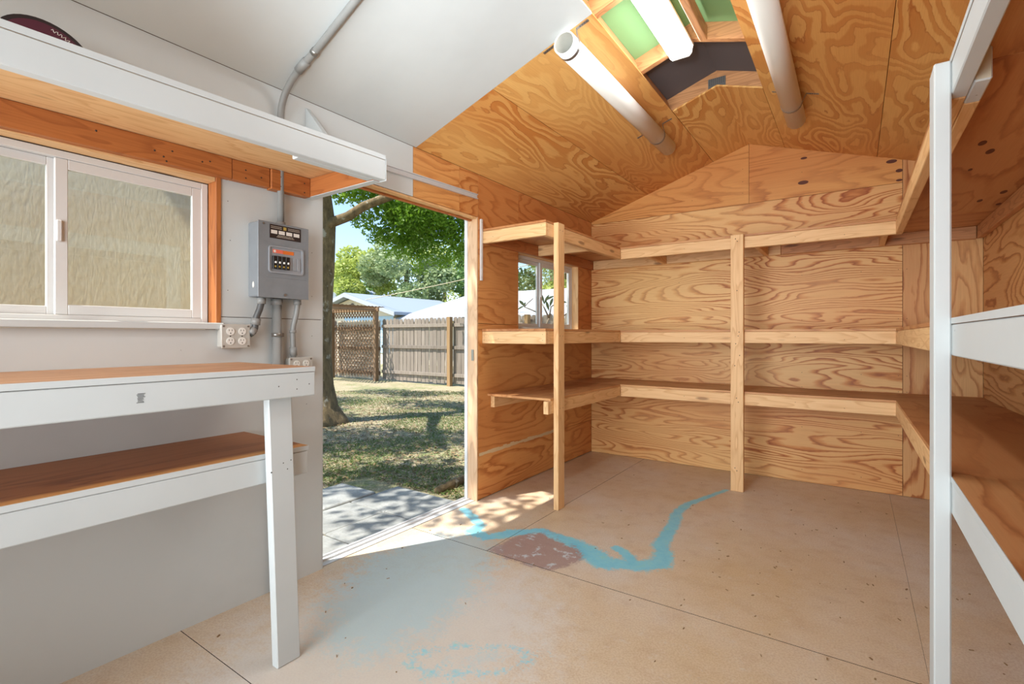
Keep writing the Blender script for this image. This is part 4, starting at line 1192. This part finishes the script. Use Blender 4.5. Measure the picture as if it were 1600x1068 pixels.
# fence along y = 10
FY = 10.05
def picket_mesh(h, w=0.126, t=0.018):
    bm = bmesh.new()
    pts = [(-w / 2, 0), (w / 2, 0), (w / 2, h - 0.05), (w / 2 - 0.035, h), (-w / 2 + 0.035, h), (-w / 2, h - 0.05)]
    a = [bm.verts.new((x, 0, z)) for x, z in pts]; b = [bm.verts.new((x, t, z)) for x, z in pts]
    bm.faces.new(a); bm.faces.new(b[::-1])
    for i in range(6): bm.faces.new((a[i], b[i], b[(i + 1) % 6], a[(i + 1) % 6]))
    bmesh.ops.recalc_face_normals(bm, faces=bm.faces)
    me = bpy.data.meshes.new('picket'); bm.to_mesh(me); bm.free(); me.materials.append(MT['picket'])
    return me
PM = picket_mesh(1.78)
GM = PM.copy(); GM.materials[0] = MT['gate_board']
def fence(label, x0, x1, y, posts, rails=(0.28, 1.02, 1.62)):
    t = empty('wooden_fence', ((x0 + x1) / 2, y, G), label, 'fence', 'grey board fence runs')
    x = x0 + 0.07
    while x < x1:
        o = bpy.data.objects.new('picket', PM); COL.objects.link(o); o.parent = t
        o.location = (x - (x0 + x1) / 2, rng.uniform(-.004, .004), 0.05 + rng.uniform(-.015, .02))
        o.rotation_euler = (0, rng.uniform(-.01, .01), 0)
        x += 0.146
    for z in rails:
        box('rail', (x0, y - 0.045, G + z - 0.045), (x1, y - 0.006, G + z + 0.045), MT['picket'], t, 0.003)
    for px in posts:
        box('post', (px - 0.055, y - 0.16, G - 0.05), (px + 0.055, y - 0.047, G + 1.84), MT['post_brown'], t, 0.004)
    return t
fence('grey board fence run with brown post right of the lattice gate', -9.35, -2.0, FY, (-6.6, -4.15, -2.06))
fence('sunlit grey board fence run left of the lattice gate', -15.5, -11.55, FY, (-13.9,))
# gate
gt = empty('garden_gate', (-10.45, FY, G), 'grey board gate under the lattice arbor', 'gate')
x = -11.45
while x < -9.5:
    o = bpy.data.objects.new('picket', GM); COL.objects.link(o); o.parent = gt
    o.location = (x + 10.45, 0.02, 0.04); x += 0.146
for z in (0.22, 0.95, 1.55):
    box('rail', (-11.5, FY - 0.03, G + z - 0.05), (-9.45, FY + 0.016, G + z + 0.05), MT['arbor_wood'], gt, 0.003)
# arbor with lattice
ab = empty('garden_arbor', (-10.45, FY - 0.5, G), 'wooden arbor with diagonal lattice roof in front of the gate', 'arbor')
for px in (-11.5, -9.42):
    for py, h in ((FY - 0.2, 2.12), (FY - 1.5, 2.12)):
        if py < FY - 1 and px > -10: continue
        box('post', (px - 0.06, py - 0.06, G - 0.05), (px + 0.06, py + 0.06, G + h), MT['arbor_wood'], ab, 0.004)
for py in (FY - 0.2,):
    box('beam', (-13.2, py - 0.03, 1.93), (-9.3, py + 0.03, 2.05), MT['arbor_wood'], ab, 0.004)
for px in (-11.5, -9.42):
    box('beam', (px - 0.03, FY - 1.7, 1.93), (px + 0.03, FY - 0.24, 2.0), MT['arbor_wood'], ab, 0.004)
def lattice(name, o, u, v, lu, lv, parent, step=0.11, w=0.032, t=0.008, mat='lath'):
    """two layers of diagonal laths over a lu x lv panel"""
    bm = bmesh.new()
    o, u, v = Vector(o), Vector(u), Vector(v); nrm = u.cross(v).normalized()
    for layer, sg in ((0, 1), (1, -1)):
        k = -lv
        while k < lu + lv:
            # line x = k + sg*y clipped to panel
            pts = []
            for yy in np.linspace(0, lv, 25):
                xx = (k + yy) if sg > 0 else (k + lv - yy)
                if 0 <= xx <= lu: pts.append((xx, yy))
            if len(pts) >= 2:
                a = o + u * pts[0][0] + v * pts[0][1] + nrm * (layer * t); b = o + u * pts[-1][0] + v * pts[-1][1] + nrm * (layer * t)
                d = (b - a)
                if d.length > 0.05:
                    s = d.normalized().cross(nrm) * w / 2
                    q = [bm.verts.new(p) for p in (a - s, a + s, b + s, b - s)]
                    q2 = [bm.verts.new(p.co + nrm * t) for p in q]
                    bm.faces.new(q); bm.faces.new(q2[::-1])
                    for i in range(4): bm.faces.new((q[i], q2[i], q2[(i + 1) % 4], q[(i + 1) % 4]))
            k += step
    bmesh.ops.recalc_face_normals(bm, faces=bm.faces)
    ob = finish(name, bm, mat, parent); ob['kind'] = 'stuff'
    return ob
lattice('lattice', (-11.5, FY - 1.75, 2.06), (1, 0, 0), (0, 1, 0), 2.2, 1.9, ab, 0.13)
lattice('lattice', (-11.44, FY - 0.165, G + 0.12), (1, 0, 0), (0, 0, 1), 1.96, 1.55, ab, 0.15, 0.032)
lattice('lattice', (-13.2, FY - 0.2, 1.75), (1, 0, 0), (0, 0, 1), 3.7, 0.18, ab, 0.13)

# neighbouring houses
hs = empty('gable_house', (-18.6, 17.5, G), 'small pale house with white gable roof behind the lattice gate', 'house')
HX, HY = -18.45, 16.0
prism('wall', [(HX - 3.2, G), (HX + 3.0, G), (HX + 3.0, 2.35), (HX, 3.1), (HX - 3.2, 2.35)], HY, HY + 6, 'y', MT['house_wall'], hs)
for i, z in enumerate((0.4, 0.65, 0.9, 1.15, 1.4, 1.65, 1.9)):
    box('siding_board', (HX - 0.6, HY - 0.03, z), (HX + 3.0, HY - 0.005, z + 0.235), MT['house_blue'], hs)
prism('roof', [(HX - 3.7, 2.16), (HX, 3.18), (HX + 3.6, 2.16), (HX + 3.6, 2.30), (HX, 3.34), (HX - 3.7, 2.30)], HY - 0.5, HY + 6.3, 'y', MT['roof_pale'], hs)
prism('bargeboard', [(HX - 3.7, 2.10), (HX, 3.12), (HX + 3.6, 2.10), (HX + 3.6, 2.28), (HX, 3.32), (HX - 3.7, 2.28)], HY - 0.54, HY - 0.505, 'y', MT['roof_white'], hs)
disc('gable_vent', (HX, HY - 0.02, 2.72), (0, -1, 0), 0.12, 0.02, MT['shingle'], hs, 12)
h3 = empty('blue_roof_house', (-25, 20, G), 'house with a steep blue-grey roof behind the oak trunk', 'house')
prism('roof', [(-33, 2.2), (-27.5, 4.3), (-24.2, 2.4), (-24.2, 2.6), (-27.5, 4.6), (-33, 2.4)], 19.5, 27, 'y', MT['roof_pale'], h3)
prism('wall', [(-32, G), (-24.6, G), (-24.6, 2.5), (-27.5, 4.2), (-32, 2.6)], 20.0, 26.5, 'y', MT['house_blue'], h3)

h2 = empty('white_roof_house', (-11, 19, G), 'low house with broad white hipped roof beyond the fence', 'house')
box('wall', (-14.2, 16.6, G), (-3.2, 23, 2.05), MT['house_wall'], h2)
bm = bmesh.new()
ev = [(-15.3, 15.8, 1.98), (-2.2, 15.8, 1.98), (-2.2, 24, 1.98), (-15.3, 24, 1.98)]
rd = [(-12.9, 18.6, 3.22), (-4.6, 18.6, 3.22)]
e_ = [bm.verts.new(p) for p in ev]; r2 = [bm.verts.new(p) for p in rd]
low = [bm.verts.new((p[0], p[1], p[2] - 0.14)) for p in ev]
for f in ((e_[0], e_[1], r2[1], r2[0]), (e_[1], e_[2], r2[1]), (e_[2], e_[3], r2[0], r2[1]), (e_[3], e_[0], r2[0]), tuple(low[::-1])): bm.faces.new(f)
for i in range(4): bm.faces.new((low[i], low[(i + 1) % 4], e_[(i + 1) % 4], e_[i]))
bmesh.ops.recalc_face_normals(bm, faces=bm.faces)
finish('roof', bm, 'roof_white', h2)

# background trees
def bg_tree(label, x, y, h, rx, mat, n, seed, size=(.16, .32)):
    t = empty('background_tree', (x, y, G), label, 'tree', 'trees beyond the houses')
    bm = bmesh.new(); sweep(bm, [(x, y, G), (x + .1, y, h * .35), (x, y + .1, h * .7)], [0.25, .2, .1], 8); bmesh.ops.recalc_face_normals(bm, faces=bm.faces)
    finish('trunk', bm, 'bark', t, True)
    rr = random.Random(seed)
    bl = []
    for k in range(16):
        a = rr.uniform(0, 2 * math.pi); q = rx * math.sqrt(rr.random()); zz = h * rr.uniform(.22, .88)
        q *= 1.0 - max(0, zz / h - .55) * 1.2
        bl.append((x + q * math.cos(a), y + q * math.sin(a) * .6, zz, rx * .36, rx * .36, rx * .3))
    P = blob_points(bl, n, seed, 0.55)
    P = P[P[:, 2] > 0.3]
    leaf_mesh('crown', P, np.random.default_rng(seed).uniform(size[0], size[1], len(P)), mat, t, seed, 0.2, 0.6)
    return t
bg_tree('tall sunny yellow-green tree behind the gable house', -26.4, 22.5, 7.9, 2.9, 'leaf_bg1', 11000, 21)
bg_tree('pale tree peeping out right beside the oak trunk', -30.2, 23.5, 6.6, 2.8, 'leaf_bg2', 8000, 29)
bg_tree('pale grey-green tree between the gable house and the white roof', -21.6, 22.5, 8.6, 3.0, 'leaf_bg2', 11000, 22)
bg_tree('deep green tree rising behind the peak of the white roof', -17.2, 25.5, 9.0, 3.2, 'leaf_bg3', 10000, 23)
bg_tree('bushy tree behind the white roof, seen through the left pane', -12.6, 27.5, 8.4, 3.4, 'leaf_bg1', 8000, 24)
bg_tree('dense green tree behind the white roof, seen through the right pane', -8.2, 27.5, 8.2, 3.4, 'leaf_bg3', 8000, 25)
bg_tree('far sunlit tree filling the gap behind the pale tree', -26.0, 31.0, 9.8, 4.6, 'leaf_bg1', 8000, 26)
bg_tree('far dark tree behind the fence corner', -34.5, 29.0, 6.6, 4.0, 'leaf_bg3', 6000, 27)
bg_tree('tall pale tree far behind the white roof', -18.0, 35.0, 11.5, 4.8, 'leaf_bg2', 8000, 28)

# utility cable
wr_ = tube('utility_cable', arc((-22.0, 15.8, 2.6), (-14.5, 15.6, 3.0), (-3.0, 15.2, 4.3), 24), 0.016, MT['wire'], None, 6)
tag(wr_, 'thin pale overhead cable crossing in front of the trees', 'cable')

# plumeria outside the small window
pl_ = empty('plumeria_bush', (-0.75, 4.75, G), 'leggy plumeria with a few long leaves outside the small window', 'plant')
def twig(path, r): 
    o = tube('branch', path, r, MT['twig'], pl_, 8)
def vleaf(base, tip, w):
    b, t_ = Vector(base), Vector(tip); d = t_ - b
    s = d.cross(Vector((0.55, -0.8, 0.15))).normalized()
    nn = d.cross(s).normalized()
    bm = bmesh.new()
    L_, C_, R_ = [], [], []
    for k in range(7):
        u = k / 6; ww = w * math.sin(math.pi * min(0.98, max(0.03, u))) ** 0.8
        c = b + d * u + Vector((0, 0, -0.03 * u * u))
        L_.append(bm.verts.new(c - s * ww + nn * ww * .25)); C_.append(bm.verts.new(c)); R_.append(bm.verts.new(c + s * ww + nn * ww * .25))
    for k in range(6):
        bm.faces.new((L_[k], C_[k], C_[k + 1], L_[k + 1])); bm.faces.new((C_[k], R_[k], R_[k + 1], C_[k + 1]))
    o = finish('leaf', bm, 'plum_leaf', pl_, True)
def pf(px, py, f=5.5):
    th = 0.6033
    l = (px - 800) / 778.29 * f; z = 1.2 - (py - 524.6) / 778.29 * f
    return Vector(lat(f, l, z))
root = Vector((-0.75, 4.75, G))
j1 = pf(858, 497); j0 = pf(850, 515)
twig([root, root * 0.4 + j0 * 0.6, j0, j1], [0.022, 0.018, 0.012, 0.010])
twig([j0, pf(838, 487), pf(819, 479)], [0.010, 0.008, 0.006])
twig([pf(819, 479), pf(826, 472), pf(833, 466)], [0.006, 0.005, 0.004])
twig([j1, pf(851, 482), pf(847, 474)], [0.010, 0.008, 0.006]); twig([j1, pf(861, 479), pf(872, 472)], [0.009, 0.007, 0.006])
twig([j0, pf(872, 500), pf(890, 486)], [0.010, 0.008, 0.006])
for (a, b, w) in [((819, 478), (811, 465), .016), ((819, 478), (808, 480), .010), ((819, 478), (821, 468), .010), ((850, 475), (858, 456), .014), ((850, 474), (846, 455), .012), ((851, 470), (866, 458), .013), ((853, 470), (858, 481), .016), ((859, 479), (864, 461), .015), ((872, 472), (881, 458), .015), ((872, 472), (886, 468), .014), ((890, 486), (899, 474), .014), ((890, 486), (885, 472), .013), ((847, 474), (838, 462), .012)]:
    vleaf(pf(*a), pf(*b), w)

# siding panel close outside window_1
sd = empty('siding_panel', (-0.33, 0.4, G), 'cream wood-grain siding panel standing just outside the large window', 'panel')
bm = bmesh.new()
skew = lambda c: (c.x - max(0, 1.45 - c.y) * 0.34 - 0.2 * c.z, c.y, c.z)
add_box(bm, (-0.30, -0.7, G + 0.02), (-0.28, 1.48, 2.12), 0.002, skew)
finish('siding_sheet', bm, 'siding', sd)
for y in (-0.6, 0.4, 1.3):
    bm = bmesh.new(); add_box(bm, (-0.34, y, G + 0.0), (-0.301, y + 0.09, 2.12), 0.002, skew); finish('stile', bm, 'white_z', sd)

# ground cover
r_ = np.random.default_rng(12)
def yard_points(n):
    f = r_.uniform(3.2, 12.0, n); px = r_.uniform(470, 760, n)
    l = (px - 800) / 778.29 * f
    th = 0.6033
    x = 2.262 - math.sin(th) * f + math.cos(th) * l; y = math.cos(th) * f + math.sin(th) * l
    p = np.stack([x, y, np.full(n, G)], 1)
    ok = ~((p[:, 0] > -1.55) & (p[:, 1] < 3.06)) & (p[:, 1] < 9.0) & (p[:, 0] < -0.2)
    return p[ok]
def patch(p, f, th, seed):
    ph = np.random.default_rng(seed).uniform(0, 6, 8)
    v = np.sin(p[:, 0] * f + ph[0]) + np.sin(p[:, 1] * f * 1.1 + ph[1]) + np.sin((p[:, 0] + p[:, 1]) * f * .63 + ph[2]) + np.sin((p[:, 0] - p[:, 1]) * f * 1.7 + ph[3]) * .6
    return v > th
gp_ = yard_points(46000)
keep = (patch(gp_, 1.9, 0.4, 3) & (r_.random(len(gp_)) < 0.75)) | (r_.random(len(gp_)) < 0.14)
gp_ = gp_[keep]
gh = r_.uniform(.025, .06, len(gp_)); gp_[:, 2] += gh * 0.35
gr = leaf_mesh('grass', gp_, gh, 'grass', None, 31, -0.5, 0.16)
tag(gr, 'patchy short grass across the shaded yard', 'grass', kind='stuff')
lp = yard_points(15000); lp[:, 2] += 0.012
lt_ = leaf_mesh('leaf_litter', lp, r_.uniform(.02, .055, len(lp)), 'litter', None, 33, 0, 0.5, flat=True)
tag(lt_, 'dry fallen leaves scattered over the yard soil', 'leaf litter', kind='stuff')

# wood chips and grit on the shed floor
bm = bmesh.new()
rc_ = random.Random(4)
for k in range(150):
    x, y = rc_.uniform(0.1, 2.9), rc_.uniform(0.9, 4.6)
    if rc_.random() < .5: x, y = rc_.uniform(1.6, 2.9), rc_.uniform(1.2, 3.2)
    a = rc_.uniform(0, 6.28); l, w_ = rc_.uniform(.002, .008), rc_.uniform(.001, .003)
    def f_(c, a=a, x=x, y=y): return (x + c.x * math.cos(a) - c.y * math.sin(a), y + c.x * math.sin(a) + c.y * math.cos(a), c.z)
    add_box(bm, (-l, -w_, 0.0002), (l, w_, rc_.uniform(.0015, .004)), 0, f_)
tag(finish('floor_debris', bm, 'post_brown'), 'tiny wood chips and grit scattered over the shed floor', 'debris', kind='stuff')
